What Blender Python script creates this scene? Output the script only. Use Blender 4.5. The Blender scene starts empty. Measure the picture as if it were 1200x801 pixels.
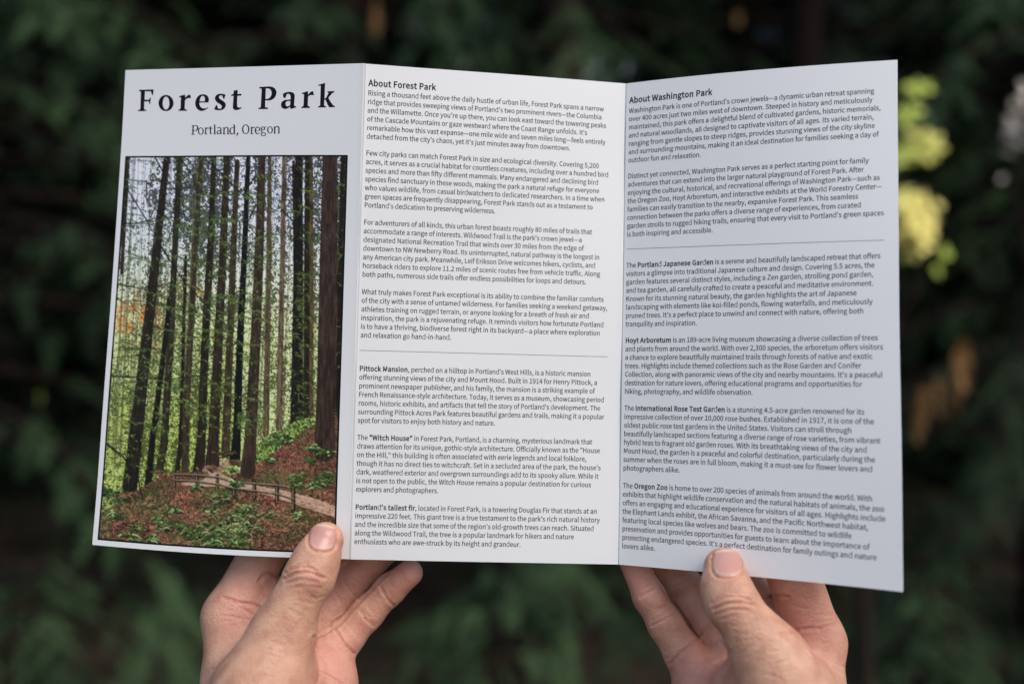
import bpy, math, random
import numpy as np
from mathutils import Vector

sc = bpy.context.scene
# ------------------------------------------------------------------ camera, sky, sun, exposure
FPX = 1166.667            # focal length in pixels of a 1200 px wide picture (35 mm lens)
CAM_Z = 1.5
cam_d = bpy.data.cameras.new("camera")
cam = bpy.data.objects.new("camera", cam_d)
sc.collection.objects.link(cam)
cam.location = (0, 0, CAM_Z)
cam.rotation_euler = (math.radians(90), 0, 0)
cam_d.lens = 35.0
cam_d.sensor_width = 36.0
cam_d.clip_start = 0.02
cam_d.clip_end = 400
cam_d.dof.use_dof = True
cam_d.dof.focus_distance = 0.436
cam_d.dof.aperture_fstop = 3.6
cam_d.dof.aperture_blades = 0
sc.camera = cam

SUN_EL, SUN_AZ = math.radians(48), math.radians(140)     # azimuth clockwise from +Y: behind the viewer, to the right
world = bpy.data.worlds.new("World")
sc.world = world
world.use_nodes = True
wn = world.node_tree
bg = wn.nodes["Background"]
sky = wn.nodes.new("ShaderNodeTexSky")
sky.sky_type = 'NISHITA'
sky.sun_disc = False
sky.sun_elevation = SUN_EL
sky.sun_rotation = SUN_AZ
sky.air_density = 1.0
sky.dust_density = 2.4
sky.ozone_density = 1.0
wn.links.new(sky.outputs[0], bg.inputs[0])
bg.inputs[1].default_value = 0.14

sun_d = bpy.data.lights.new("sun", 'SUN')
sun_d.energy = 0.92
sun_d.angle = math.radians(35)
sun_d.color = (1.0, 0.93, 0.83)
sun = bpy.data.objects.new("sun", sun_d)
sc.collection.objects.link(sun)
sdir = Vector((math.sin(SUN_AZ) * math.cos(SUN_EL), math.cos(SUN_AZ) * math.cos(SUN_EL), math.sin(SUN_EL)))
sun.rotation_euler = (-sdir).to_track_quat('-Z', 'Y').to_euler()

sc.view_settings.view_transform = 'Standard'
sc.view_settings.look = 'None'
sc.view_settings.gamma = 1.0
sc.view_settings.exposure = 0.45

# ------------------------------------------------------------------ helpers
rng = np.random.default_rng(7)

def link(o, parent=None):
    sc.collection.objects.link(o)
    if parent is not None:
        o.parent = parent
    return o

def mesh_obj(name, verts, faces, mat, parent=None, smooth=False, colors=None, cname="tint"):
    me = bpy.data.meshes.new(name)
    verts = np.asarray(verts, dtype=np.float32)
    if isinstance(faces, np.ndarray):
        nf, k = faces.shape
        me.vertices.add(len(verts)); me.vertices.foreach_set("co", verts.ravel())
        me.loops.add(nf * k); me.loops.foreach_set("vertex_index", faces.astype(np.int32).ravel())
        me.polygons.add(nf)
        me.polygons.foreach_set("loop_start", np.arange(nf, dtype=np.int32) * k)
        me.polygons.foreach_set("loop_total", np.full(nf, k, dtype=np.int32))
        me.update(calc_edges=True)
    else:
        me.from_pydata([tuple(v) for v in verts], [], faces)
    if smooth:
        me.polygons.foreach_set("use_smooth", np.ones(len(me.polygons), dtype=bool))
    if colors is not None:
        a = me.color_attributes.new(cname, 'FLOAT_COLOR', 'POINT')
        c = np.ones((len(verts), 4), dtype=np.float32)
        c[:, :colors.shape[1]] = colors
        a.data.foreach_set("color", c.ravel())
    me.materials.append(mat)
    me.update()
    o = bpy.data.objects.new(name, me)
    return link(o, parent)

def thing(name, label, cat, loc=(0, 0, 0), group=None):
    o = bpy.data.objects.new(name, None)
    o.empty_display_size = 0.05
    o.location = loc
    tag(o, label, cat, group)
    return link(o)

def tag(o, label=None, cat=None, group=None, kind=None):
    if label: o["label"] = label
    if cat: o["category"] = cat
    if group: o["group"] = group
    if kind: o["kind"] = kind
    return o

def new_mat(name, base=(0.5, 0.5, 0.5), rough=0.5, spec=0.5):
    m = bpy.data.materials.new(name)
    m.use_nodes = True
    p = m.node_tree.nodes["Principled BSDF"]
    p.inputs["Base Color"].default_value = (*base, 1)
    p.inputs["Roughness"].default_value = rough
    p.inputs["Specular IOR Level"].default_value = spec
    return m, m.node_tree, p

def node(nt, kind, **kw):
    n = nt.nodes.new(kind)
    for k, v in kw.items():
        if k.startswith("i_"):
            n.inputs[k[2:]].default_value = v
        else:
            setattr(n, k, v)
    return n

def ramp(nt, stops):
    n = nt.nodes.new("ShaderNodeValToRGB")
    e = n.color_ramp.elements
    while len(e) < len(stops):
        e.new(0.5)
    for i, (p, c) in enumerate(stops):
        e[i].position = p; e[i].color = (*c, 1)
    return n

def to_world(p):
    """x right, y up, z depth in mm from the viewer -> metres in the world"""
    p = np.asarray(p, dtype=np.float64)
    return np.stack([p[..., 0] / 1000, p[..., 2] / 1000, CAM_Z + p[..., 1] / 1000], -1)

def at(px, py, d):
    """a point in metres that lies d metres in front of the viewer"""
    return Vector(((px - 600) / FPX * d, d, CAM_Z - (py - 400.5) / FPX * d))
# ------------------------------------------------------------------ forest floor and trees
gm, nt, p = new_mat("forest_floor", (0.05, 0.04, 0.03), 0.95, 0.1)
tc = node(nt, "ShaderNodeTexCoord"); nz = node(nt, "ShaderNodeTexNoise", i_Scale=3.0, i_Detail=8.0)
nt.links.new(tc.outputs["Object"], nz.inputs["Vector"])
cr = ramp(nt, [(0.3, (0.02, 0.016, 0.012)), (0.7, (0.065, 0.05, 0.035))])
nt.links.new(nz.outputs[0], cr.inputs[0]); nt.links.new(cr.outputs[0], p.inputs["Base Color"])
gx = np.concatenate([np.linspace(-150, -12, 12), np.linspace(-10, 10, 41), np.linspace(12, 150, 12)])
GX, GY = np.meshgrid(gx, gx)
GZ = .05 * np.sin(GX * 1.7 + 1) * np.cos(GY * 1.3)
gi = np.arange(GX.size).reshape(GX.shape)
tag(mesh_obj("ground", np.stack([GX, GY, GZ], -1).reshape(-1, 3), np.stack([gi[:-1, :-1], gi[:-1, 1:], gi[1:, 1:], gi[1:, :-1]], -1).reshape(-1, 4), gm, smooth=True), kind="structure")

def leaf_mat(name, dark, light, rough=.6, trans=0.0):
    m, nt, p = new_mat(name, dark, rough, 0.06)
    va = node(nt, "ShaderNodeVertexColor", layer_name="tint")
    mx = node(nt, "ShaderNodeMix", data_type='RGBA'); mx.inputs[6].default_value = (*dark, 1); mx.inputs[7].default_value = (*light, 1)
    nt.links.new(va.outputs[0], mx.inputs[0]); nt.links.new(mx.outputs[2], p.inputs["Base Color"])
    return m
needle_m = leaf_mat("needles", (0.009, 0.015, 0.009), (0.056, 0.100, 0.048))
dusk_m = leaf_mat("shade_needles", (0.006, 0.009, 0.006), (0.026, 0.040, 0.022))  # darker copy of the needles, forest shade put into the colour
lit_m = leaf_mat("lit_needles", (0.020, 0.040, 0.020), (0.085, 0.150, 0.064))  # lighter copy of the needles, daylight put into the colour
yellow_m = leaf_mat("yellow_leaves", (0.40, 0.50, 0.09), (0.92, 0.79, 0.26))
tan_m = leaf_mat("withered_leaves", (0.24, 0.12, 0.045), (0.46, 0.27, 0.12))
bark_m, nt, p = new_mat("bark", (0.05, 0.035, 0.026), 0.95, 0.1)
tc = node(nt, "ShaderNodeTexCoord"); mp = node(nt, "ShaderNodeMapping"); mp.inputs["Scale"].default_value = (14, 14, 1.6)
nz = node(nt, "ShaderNodeTexNoise", i_Scale=2.0, i_Detail=6.0)
nt.links.new(tc.outputs["Object"], mp.inputs[0]); nt.links.new(mp.outputs[0], nz.inputs["Vector"])
cr = ramp(nt, [(0.35, (0.010, 0.007, 0.006)), (0.7, (0.040, 0.028, 0.022))])
nt.links.new(nz.outputs[0], cr.inputs[0]); nt.links.new(cr.outputs[0], p.inputs["Base Color"])
bp = node(nt, "ShaderNodeBump", i_Strength=0.8, i_Distance=0.03); nt.links.new(nz.outputs[0], bp.inputs["Height"]); nt.links.new(bp.outputs[0], p.inputs["Normal"])

def frond_template(pairs=9, seed=0):
    r = np.random.default_rng(seed); V = []
    for i in range(pairs):
        t = .12 + .86 * i / (pairs - 1)
        for s in (-1, 1):
            L = .30 * (1 - .62 * t) * r.uniform(.8, 1.15); w = .052
            a = math.radians(52 - 18 * t) * s
            d = np.array([math.cos(a), math.sin(a), -.18 + r.normal() * .10]); sd = np.array([-math.sin(a), math.cos(a), r.normal() * .25])
            o = np.array([t, 0, -.22 * t * t])
            V += [o, o + d * L * .5 + sd * w * .5, o + d * L, o + d * L * .5 - sd * w * .5]
    V += [np.array([0, -.012, 0]), np.array([.55, -.008, -.06]), np.array([1.05, 0, -.24]), np.array([.55, .012, -.06])]
    return np.array(V)
TEMPL = [frond_template(9, s) for s in range(4)]

def place_fronds(pos, dirs, sizes, roll, tint):
    """many sprays -> verts, quads, tint"""
    pos, dirs, sizes, roll, tint = (np.asarray(q, dtype=float) for q in (pos, dirs, sizes, roll, tint))
    out, tt = [], []
    for k, T in enumerate(TEMPL):
        s = np.s_[k::len(TEMPL)]
        x = dirs[s] / np.linalg.norm(dirs[s], axis=1, keepdims=True)
        y = np.cross(np.array([0, 0, 1.0]), x); y /= np.linalg.norm(y, axis=1, keepdims=True) + 1e-6
        z = np.cross(x, y)
        c, q = np.cos(roll[s])[:, None], np.sin(roll[s])[:, None]
        y, z = y * c + z * q, -y * q + z * c
        W = (T[None, :, :1] * x[:, None] + T[None, :, 1:2] * y[:, None] + T[None, :, 2:] * z[:, None]) * sizes[s][:, None, None] + pos[s][:, None]
        out.append(W.reshape(-1, 3)); tt.append(np.repeat(tint[s], len(T)))
    V = np.concatenate(out); F = np.arange(len(V)).reshape(-1, 4)
    return V, F, np.repeat(np.concatenate(tt)[:, None], 3, 1)

def tube(pts, radii, n=8):
    P = np.array(pts, float); V, F = [], []
    for i in range(len(P)):
        d = P[min(i + 1, len(P) - 1)] - P[max(i - 1, 0)]; d /= np.linalg.norm(d) + 1e-9
        u = np.cross(d, [.3, .9, .2]); u /= np.linalg.norm(u); w = np.cross(d, u)
        for k in range(n):
            a = 2 * math.pi * k / n
            V.append(P[i] + (u * math.cos(a) + w * math.sin(a)) * radii[i])
    for i in range(len(P) - 1):
        for k in range(n):
            F.append((i * n + k, i * n + (k + 1) % n, (i + 1) * n + (k + 1) % n, (i + 1) * n + k))
    return V, F

def conifer_mesh(H, R, hb, nb, seed, fs=(.13, .27), per=36, limb=1.0):
    """crown and trunk data of one drooping evergreen"""
    r = np.random.default_rng(seed)
    pos, dirs, sz, roll, tint = [], [], [], [], []
    tv, tf = tube([(0, 0, -.1), (0, 0, .25), (.02 * H * .1, 0, H * .5), (0, 0, H)], [.024 * H ** .8 * 1.25, .019 * H ** .8, .012 * H ** .8, .006])
    for b in range(nb):
        h = hb + (H - hb) * (b + r.random()) / nb
        az = r.uniform(0, 2 * math.pi)
        f = 1 - (h - hb) / (H - hb + 1e-6)
        L = R * (.22 + .78 * f ** .8) * r.uniform(.7, 1.1)
        up = r.uniform(-.15, .2); droop = r.uniform(.25, .6) * L
        ax = np.array([math.cos(az), math.sin(az), up])
        pts = [np.array([0, 0, h]) + ax * L * t - np.array([0, 0, droop * t * t]) for t in np.linspace(0, 1, 5)]
        v, ff = tube(pts, np.linspace(.012 + .008 * L, .003, 5) * limb, 5)
        n0 = len(tv); tv = list(tv) + v; tf = list(tf) + [tuple(i + n0 for i in q) for q in ff]
        bt = .85 * r.random() ** 1.7
        for k in range(per):
            t = r.uniform(.18, 1) ** .8
            p0 = np.array([0, 0, h]) + ax * L * t - np.array([0, 0, droop * t * t])
            dr = ax - np.array([0, 0, 2 * droop / L * t]); s = r.choice([-1, 1]) * r.uniform(.2, 1.2)
            side = np.array([-math.sin(az), math.cos(az), 0]) * s
            pos.append(p0 + r.normal(size=3) * .03); dirs.append(dr * .8 + side + np.array([0, 0, -.25]))
            sz.append(r.uniform(*fs) * (.6 + .4 * f)); roll.append(r.normal() * .5); tint.append(np.clip(bt * r.uniform(.6, 1.2) + .3 * r.random() ** 3, 0, 1))
    V, F, T = place_fronds(np.array(pos), np.array(dirs), sz, roll, tint)
    return (V, F, T), (np.array(tv), tf)

def conifer(name, label, loc, data, mats, rot=0.0, scale=1.0, group=None):
    t = thing(name, label, "tree", loc, group)
    t.rotation_euler = (0, 0, rot); t.scale = (scale,) * 3
    (V, F, T), (tv, tf) = data
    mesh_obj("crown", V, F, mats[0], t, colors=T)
    mesh_obj("trunk", tv, tf, bark_m, t, smooth=True)
    return t

def copy_tree(src, label, loc, rot, scale, group=None):
    r = src.copy(); sc.collection.objects.link(r)
    r.location = loc; r.rotation_euler = (0, 0, rot); r.scale = (scale,) * 3
    r["label"] = label
    if group: r["group"] = group
    for ch in src.children:
        c = ch.copy(); sc.collection.objects.link(c); c.parent = r
    return r

GRP = "evergreens behind the brochure"
bigA = conifer_mesh(9.0, 1.9, .35, 150, 1)
bigB = conifer_mesh(11.0, 2.3, .5, 140, 2, (.14, .30), 38)
young = conifer_mesh(1.05, .62, .05, 50, 3, (.09, .18), 20)
tA = conifer("evergreen_tree", "blurred drooping evergreen left of the cover panel, its lit green put into the needle colour", (-2.35, 4.3, 0), bigA, [lit_m], .3, 1.0, GRP)
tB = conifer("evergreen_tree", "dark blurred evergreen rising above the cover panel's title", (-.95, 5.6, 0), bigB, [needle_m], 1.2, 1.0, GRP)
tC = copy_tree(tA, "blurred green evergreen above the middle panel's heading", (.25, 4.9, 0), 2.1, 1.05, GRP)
copy_tree(tB, "dark evergreen above the right panel's heading", (1.75, 5.9, 0), 4.0, 1.0, GRP)
tR = copy_tree(tB, "dark bluish evergreen filling the right edge beside the right panel", (2.3, 4.3, 0), 5.1, .85, GRP)
copy_tree(tB, "black shaded evergreen far at the left edge, behind the lit one", (-4.1, 6.8, 0), .8, 1.1, GRP)
copy_tree(tA, "shaded evergreen in the depth of the right upper corner", (4.1, 6.6, 0), 3.3, 1.2, GRP)
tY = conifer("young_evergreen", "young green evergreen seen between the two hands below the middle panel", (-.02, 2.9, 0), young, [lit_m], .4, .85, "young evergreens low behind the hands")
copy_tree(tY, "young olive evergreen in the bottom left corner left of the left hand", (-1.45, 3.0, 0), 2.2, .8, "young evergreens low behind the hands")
copy_tree(tY, "young dark evergreen low at the right beside the right hand", (1.35, 3.3, 0), 3.9, .75, "young evergreens low behind the hands")

# the far wood as one mass
r = np.random.default_rng(77); pos, dirs, sz, roll, tint = [], [], [], [], []
for i in range(15000):
    a = r.uniform(-1.1, 1.1); d = r.uniform(11, 24)
    pos.append([math.sin(a) * d, math.cos(a) * d, r.uniform(0, 1) ** 1.1 * (7.6 + .5 * (d - 11)) + .1])
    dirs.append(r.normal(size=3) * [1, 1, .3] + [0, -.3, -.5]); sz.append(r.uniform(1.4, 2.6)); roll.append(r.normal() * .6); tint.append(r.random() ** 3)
V, F, T = place_fronds(np.array(pos), np.array(dirs), sz, roll, tint)
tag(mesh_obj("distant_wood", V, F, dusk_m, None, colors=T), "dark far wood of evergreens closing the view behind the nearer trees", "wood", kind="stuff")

# bright accents: a yellow sapling behind the right panel's edge, withered fronds, a pale leaved twig
def leaf_cloud(centers, radii, counts, size, seed, base=None):
    r = np.random.default_rng(seed); V, T = [], []
    for ci, (c, R, n) in enumerate(zip(centers, radii, counts)):
        b = base[ci] if base else .5
        for i in range(n):
            p = np.array(c) + np.clip(r.normal(size=3), -2.4, 2.4) * np.array(R) * .5
            nn = np.array(sdir) + np.array([-.15, -.7, .1]) + r.normal(size=3) * .4; nn /= np.linalg.norm(nn)      # leaves turn their faces to the light
            d = np.cross(nn, r.normal(size=3)); d /= np.linalg.norm(d); u = np.cross(nn, d)
            L = size * r.uniform(.6, 1.3); n_ = np.cross(d, u)
            V += [p, p + d * L * .45 + u * L * .30 + n_ * L * .06, p + d * L, p + d * L * .45 - u * L * .30 + n_ * L * .06]
            T += [min(1, b + .35 * (r.random() - .4))] * 4
    V = np.array(V)
    return V, np.arange(len(V)).reshape(-1, 4), np.repeat(np.array(T)[:, None], 3, 1)

def sapling(name, label, loc, clusters, mat, leaf, seed):
    t = thing(name, label, "tree", loc); base = np.array(loc)
    cl = [np.array(at(px, py, d)) - base for (px, py, d, *_) in clusters]
    V, F, T = leaf_cloud(cl, [c[3] for c in clusters], [c[4] for c in clusters], leaf, seed, [c[5] if len(c) > 5 else .5 for c in clusters])
    mesh_obj("crown", V, F, mat, t, colors=T)
    h = max(c[2] for c in cl)
    tv, tf = tube([(0, 0, -.1), (.02, 0, h * .35), (0, .01, h * .7), (.02, 0, h)], [.022, .018, .012, .004])
    for c in cl:
        z0 = max(.3, c[2] - .35); v, ff = tube([(0.01, 0, z0), (c + np.array([0.01, 0, z0])) / 2 + np.array([0, 0, .03]), c], [.008, .005, .003], 5); n0 = len(tv); tv += v; tf += [tuple(i + n0 for i in q) for q in ff]
    mesh_obj("trunk", tv, tf, bark_m, t, smooth=True)
    return t
sapling("yellow_leaved_sapling", "sapling with glowing pale yellow and green leaves just beyond the right panel's edge", (0.84, 2.42, 0),
        [(1068, 268, 2.4, (.036, .05, .046), 300, .85), (1058, 262, 2.4, (.024, .05, .058), 200, .75), (1080, 172, 2.42, (.022, .04, .022), 130, .45), (1062, 180, 2.4, (.03, .05, .024), 34, .12),
         (1077, 107, 2.4, (.01, .015, .01), 8, .05), (1060, 140, 2.4, (.024, .04, .012), 16, .05), (1096, 305, 2.44, (.02, .04, .02), 4, .1)], yellow_m, .038, 5)
pale_m = leaf_mat("pale_leaves", (0.42, 0.36, 0.28), (0.70, 0.64, 0.56))
sapling("pale_leaved_sapling", "sapling with whitish pale leaves at the right border of the view", (1.37, 2.6, 0),
        [(1197, 152, 2.6, (.02, .05, .05), 24), (1204, 112, 2.6, (.03, .05, .03), 8), (1184, 206, 2.6, (.02, .04, .02), 2)], pale_m, .036, 6)
def withered(tree, spots, n=8, mat=None, name="withered_frond", label="hanging orange brown withered fronds"):
    rot, sca, loc = tree.rotation_euler.z, tree.scale.x, np.array(tree.location)
    r = np.random.default_rng(9)
    for (px, py, d, s) in spots:
        pos, dirs, sz = [], [], []
        for i in range(n):
            pos.append(np.array(at(px, py, d)) + r.normal(size=3) * [.010, .02, .02]); dirs.append(r.normal(size=3) * .10 + [0, 0, -1]); sz.append(s * r.uniform(.6, 1))
        V, F, T = place_fronds(np.array(pos), np.array(dirs), sz, r.normal(size=len(pos)), r.random(len(pos)))
        V = (V - loc) / sca; c, s = math.cos(-rot), math.sin(-rot)
        V = np.stack([V[:, 0] * c - V[:, 1] * s, V[:, 0] * s + V[:, 1] * c, V[:, 2]], -1)
        mesh_obj(name, V, F, mat or tan_m, tree, colors=T)["label"] = label
withered(tR, [(1124, 412, 2.6, .155), (1086, 450, 2.6, .13)])
withered(tC, [(440, 10, 3.9, .10), (868, 16, 3.9, .07)], 5)
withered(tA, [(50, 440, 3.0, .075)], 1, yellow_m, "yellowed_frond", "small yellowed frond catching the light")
glint_m = leaf_mat("sky_glint", (0.30, 0.34, 0.36), (0.62, 0.64, 0.62))  # pale fronds added to stand for sky glints between the crowns
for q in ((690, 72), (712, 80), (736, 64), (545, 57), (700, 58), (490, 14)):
    withered(tC, [(q[0], q[1], 3.6, .05)], 3, glint_m, "sky_glint_frond", "pale frond tip added in place of a glint of sky")
# ------------------------------------------------------------------ the folded sheet: its real corners (mm, viewer space)
PW, PH = 118.53, 215.9                       # a legal sheet folded in three
_px = np.array([[147, 82.3], [427.5, 74.3], [733.5, 98], [1052, 70], [107.5, 638], [410, 655], [724.5, 661], [1059, 693.5]])
_dep = np.array([459.5, 431.7, 455.3, 415.3, 446.6, 434.7, 441.2, 382.2])
CORN = np.stack([(_px[:, 0] - 600) / FPX, -(_px[:, 1] - 400.5) / FPX, np.ones(8)], 1) * _dep[:, None]
BOW = {0: (0, -4.0, 2.2, 0), 1: (0, 0, 0, 0), 2: (-3.4, 2.4, 0, 1.2)}

def sheet(k, u, v):
    a, b, c, d = CORN[k], CORN[k + 1], CORN[4 + k], CORN[5 + k]
    u = np.asarray(u, dtype=float); v = np.asarray(v, dtype=float)
    U, V = u[..., None], v[..., None]
    p = a * (1 - U) * (1 - V) + b * U * (1 - V) + c * (1 - U) * V + d * U * V
    bw = BOW[k]
    p[..., 2] += 4 * u * (1 - u) * (bw[0] * (1 - v) + bw[1] * v) + 4 * v * (1 - v) * (bw[2] * (1 - u) + bw[3] * u)
    p[..., 2] += .40 * np.sin(u * 5.1 + v * 2.3 + 1.7 * k) * np.sin(v * 8.3 + 1.1 * k) + .14 * np.sin(v * 15 + u * 4 + k)      # a handled sheet is never quite flat
    tu, tv = {0: (.895, .965), 1: (.1, 1.06), 2: (.385, .955)}[k]
    p[..., 2] += .7 * np.exp(-(((u - tu) * PW / 11) ** 2 + ((v - tv) * PH / 13) ** 2))                                            # pressed in under the thumb
    return p

def sheet_normal(k, u, v):
    e = 1e-3
    du = sheet(k, np.asarray(u) + e, v) - sheet(k, np.asarray(u) - e, v)
    dv = sheet(k, u, np.asarray(v) + e) - sheet(k, u, np.asarray(v) - e)
    n = np.cross(du, dv)
    n /= np.linalg.norm(n, axis=-1, keepdims=True)
    n *= np.where(n[..., 2:3] > 0, -1, 1)     # towards the reader
    return n

def fold_profile(k, u):
    """small scored crease along each fold (mm along the normal)"""
    h = np.zeros_like(u)
    for has, s in ((k > 0, u * PW), (k < 2, (1 - u) * PW)):
        if has:
            h += np.interp(s, [0, .18, .42, .7, 1.1], [-.15, -.18, .11, .04, 0])
    return h

def on_sheet(k, uv_mm, lift=0.0):
    """sheet layout position in mm -> world"""
    uv_mm = np.asarray(uv_mm, dtype=float)
    u, v = uv_mm[..., 0] / PW, uv_mm[..., 1] / PH
    p = sheet(k, u, v) + sheet_normal(k, u, v) * (fold_profile(k, u) + lift)[..., None]
    return to_world(p)

def layout_pos(k, q):
    """where a point of the reader's view falls on the sheet, mm (used once, to measure the print)"""
    q = np.atleast_2d(np.asarray(q, dtype=float))
    uv = np.full((len(q), 2), .5)
    pr = lambda p: np.stack([600 + FPX * p[..., 0] / p[..., 2], 400.5 - FPX * p[..., 1] / p[..., 2]], -1)
    for _ in range(12):
        f = pr(sheet(k, uv[:, 0], uv[:, 1])); e = 1e-4
        du = (pr(sheet(k, uv[:, 0] + e, uv[:, 1])) - f) / e
        dv = (pr(sheet(k, uv[:, 0], uv[:, 1] + e)) - f) / e
        uv = uv - np.linalg.solve(np.stack([du, dv], -1), (f - q)[..., None])[..., 0]
    return uv * [PW, PH]

# paper, ink
paper_m, nt, p = new_mat("coated_paper", (0.80, 0.81, 0.812), 0.42, 0.45)
tc = node(nt, "ShaderNodeTexCoord")
nz = node(nt, "ShaderNodeTexNoise", i_Scale=900.0, i_Detail=3.0)
nt.links.new(tc.outputs["Object"], nz.inputs["Vector"])
bp = node(nt, "ShaderNodeBump", i_Strength=0.04, i_Distance=0.0002)
nt.links.new(nz.outputs[0], bp.inputs["Height"]); nt.links.new(bp.outputs[0], p.inputs["Normal"])
ink_m, nt, p = new_mat("black_ink", (0.008, 0.008, 0.009), 0.6, 0.12)
rule_m, nt, p = new_mat("grey_rule_ink", (0.16, 0.16, 0.17), 0.5, 0.3)

brochure = thing("brochure", "white three-panel folded park brochure held open by both hands, forest photo on its left panel",
                 "brochure", loc=tuple(to_world(sheet(1, np.array(.5), np.array(.5)))))
BORG = np.array(brochure.location)

def panel_mesh(k, name, label):
    us = np.unique(np.concatenate([np.linspace(0, 1, 37), np.array([.18, .42, .7, 1.1]) / PW, 1 - np.array([.18, .42, .7, 1.1]) / PW]))
    vs = np.linspace(0, 1, 61)
    U, V = np.meshgrid(us, vs)
    rad = 2.2 / PH                                           # softened bottom corners
    n = sheet_normal(k, U, V)
    base = sheet(k, U, V) + n * fold_profile(k, U)[..., None]
    if k == 0:                                               # round the outer bottom corner a little
        base[-1, 0] = base[-1, 0] * .6 + base[-2, 1] * .4
    if k == 2:
        base[-1, -1] = base[-1, -1] * .75 + base[-2, -2] * .25
    front = to_world(base); back = to_world(base - n * .28)
    nu, nv = len(us), len(vs)
    verts = np.concatenate([front.reshape(-1, 3), back.reshape(-1, 3)] * 2) - BORG
    idx = np.arange(nu * nv).reshape(nv, nu); N = nu * nv
    f = np.stack([idx[:-1, :-1], idx[1:, :-1], idx[1:, 1:], idx[:-1, 1:]], -1).reshape(-1, 4)
    fs = [f, f[:, ::-1] + N]
    def side(a):
        return np.stack([a[:-1], a[1:], a[1:] + N, a[:-1] + N], -1) + 2 * N
    fs += [side(idx[0, :]), side(idx[-1, ::-1])]
    if k == 0: fs.append(side(idx[::-1, 0]))
    if k == 2: fs.append(side(idx[:, -1]))
    o = mesh_obj(name, verts, np.concatenate(fs), paper_m, brochure, smooth=False)
    me = o.data
    sm = np.zeros(len(me.polygons), dtype=bool); sm[:2 * len(f)] = True
    me.polygons.foreach_set("use_smooth", sm)
    o["label"] = label
    return o

panels = [panel_mesh(0, "panel", "left cover panel with the title and a forest photo"),
          panel_mesh(1, "panel", "middle panel of small text headed About Forest Park"),
          panel_mesh(2, "panel", "right panel of small text headed About Washington Park")]

def filled(polys, offset=0.0):
    """triangulate closed outlines (holes by even-odd) -> verts 2D, faces"""
    cu = bpy.data.curves.new("tmp", 'CURVE'); cu.dimensions = '2D'; cu.fill_mode = 'BOTH'
    cu.offset = offset
    for pl in polys:
        s = cu.splines.new('POLY'); s.points.add(len(pl) - 1)
        co = np.zeros((len(pl), 4)); co[:, :2] = pl; co[:, 3] = 1
        s.points.foreach_set("co", co.ravel()); s.use_cyclic_u = True
    ob = bpy.data.objects.new("tmp", cu)
    sc.collection.objects.link(ob)
    dg = bpy.context.evaluated_depsgraph_get()
    me = bpy.data.meshes.new_from_object(ob.evaluated_get(dg))
    v = np.zeros(len(me.vertices) * 3); me.vertices.foreach_get("co", v)
    v = v.reshape(-1, 3)[:, :2]
    f = [tuple(pp.vertices) for pp in me.polygons]
    bpy.data.meshes.remove(me)
    bpy.data.objects.remove(ob); bpy.data.curves.remove(cu)
    return v, f

def print_on(k, name, groups, mat, lift=0.035):
    """groups: list of (polys, offset) each filled on its own; one mesh on panel k"""
    V, Fc, n = [], [], 0
    for i, (polys, off) in enumerate(groups):
        v, f = filled(polys, off)
        if not len(v): continue
        V.append(on_sheet(k, v * [1, -1], lift + 0.004 * (i % 4)) - BORG)
        Fc += [tuple(a + n for a in t) for t in f]; n += len(v)
    return mesh_obj(name, np.concatenate(V), Fc, mat, panels[k])

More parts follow.
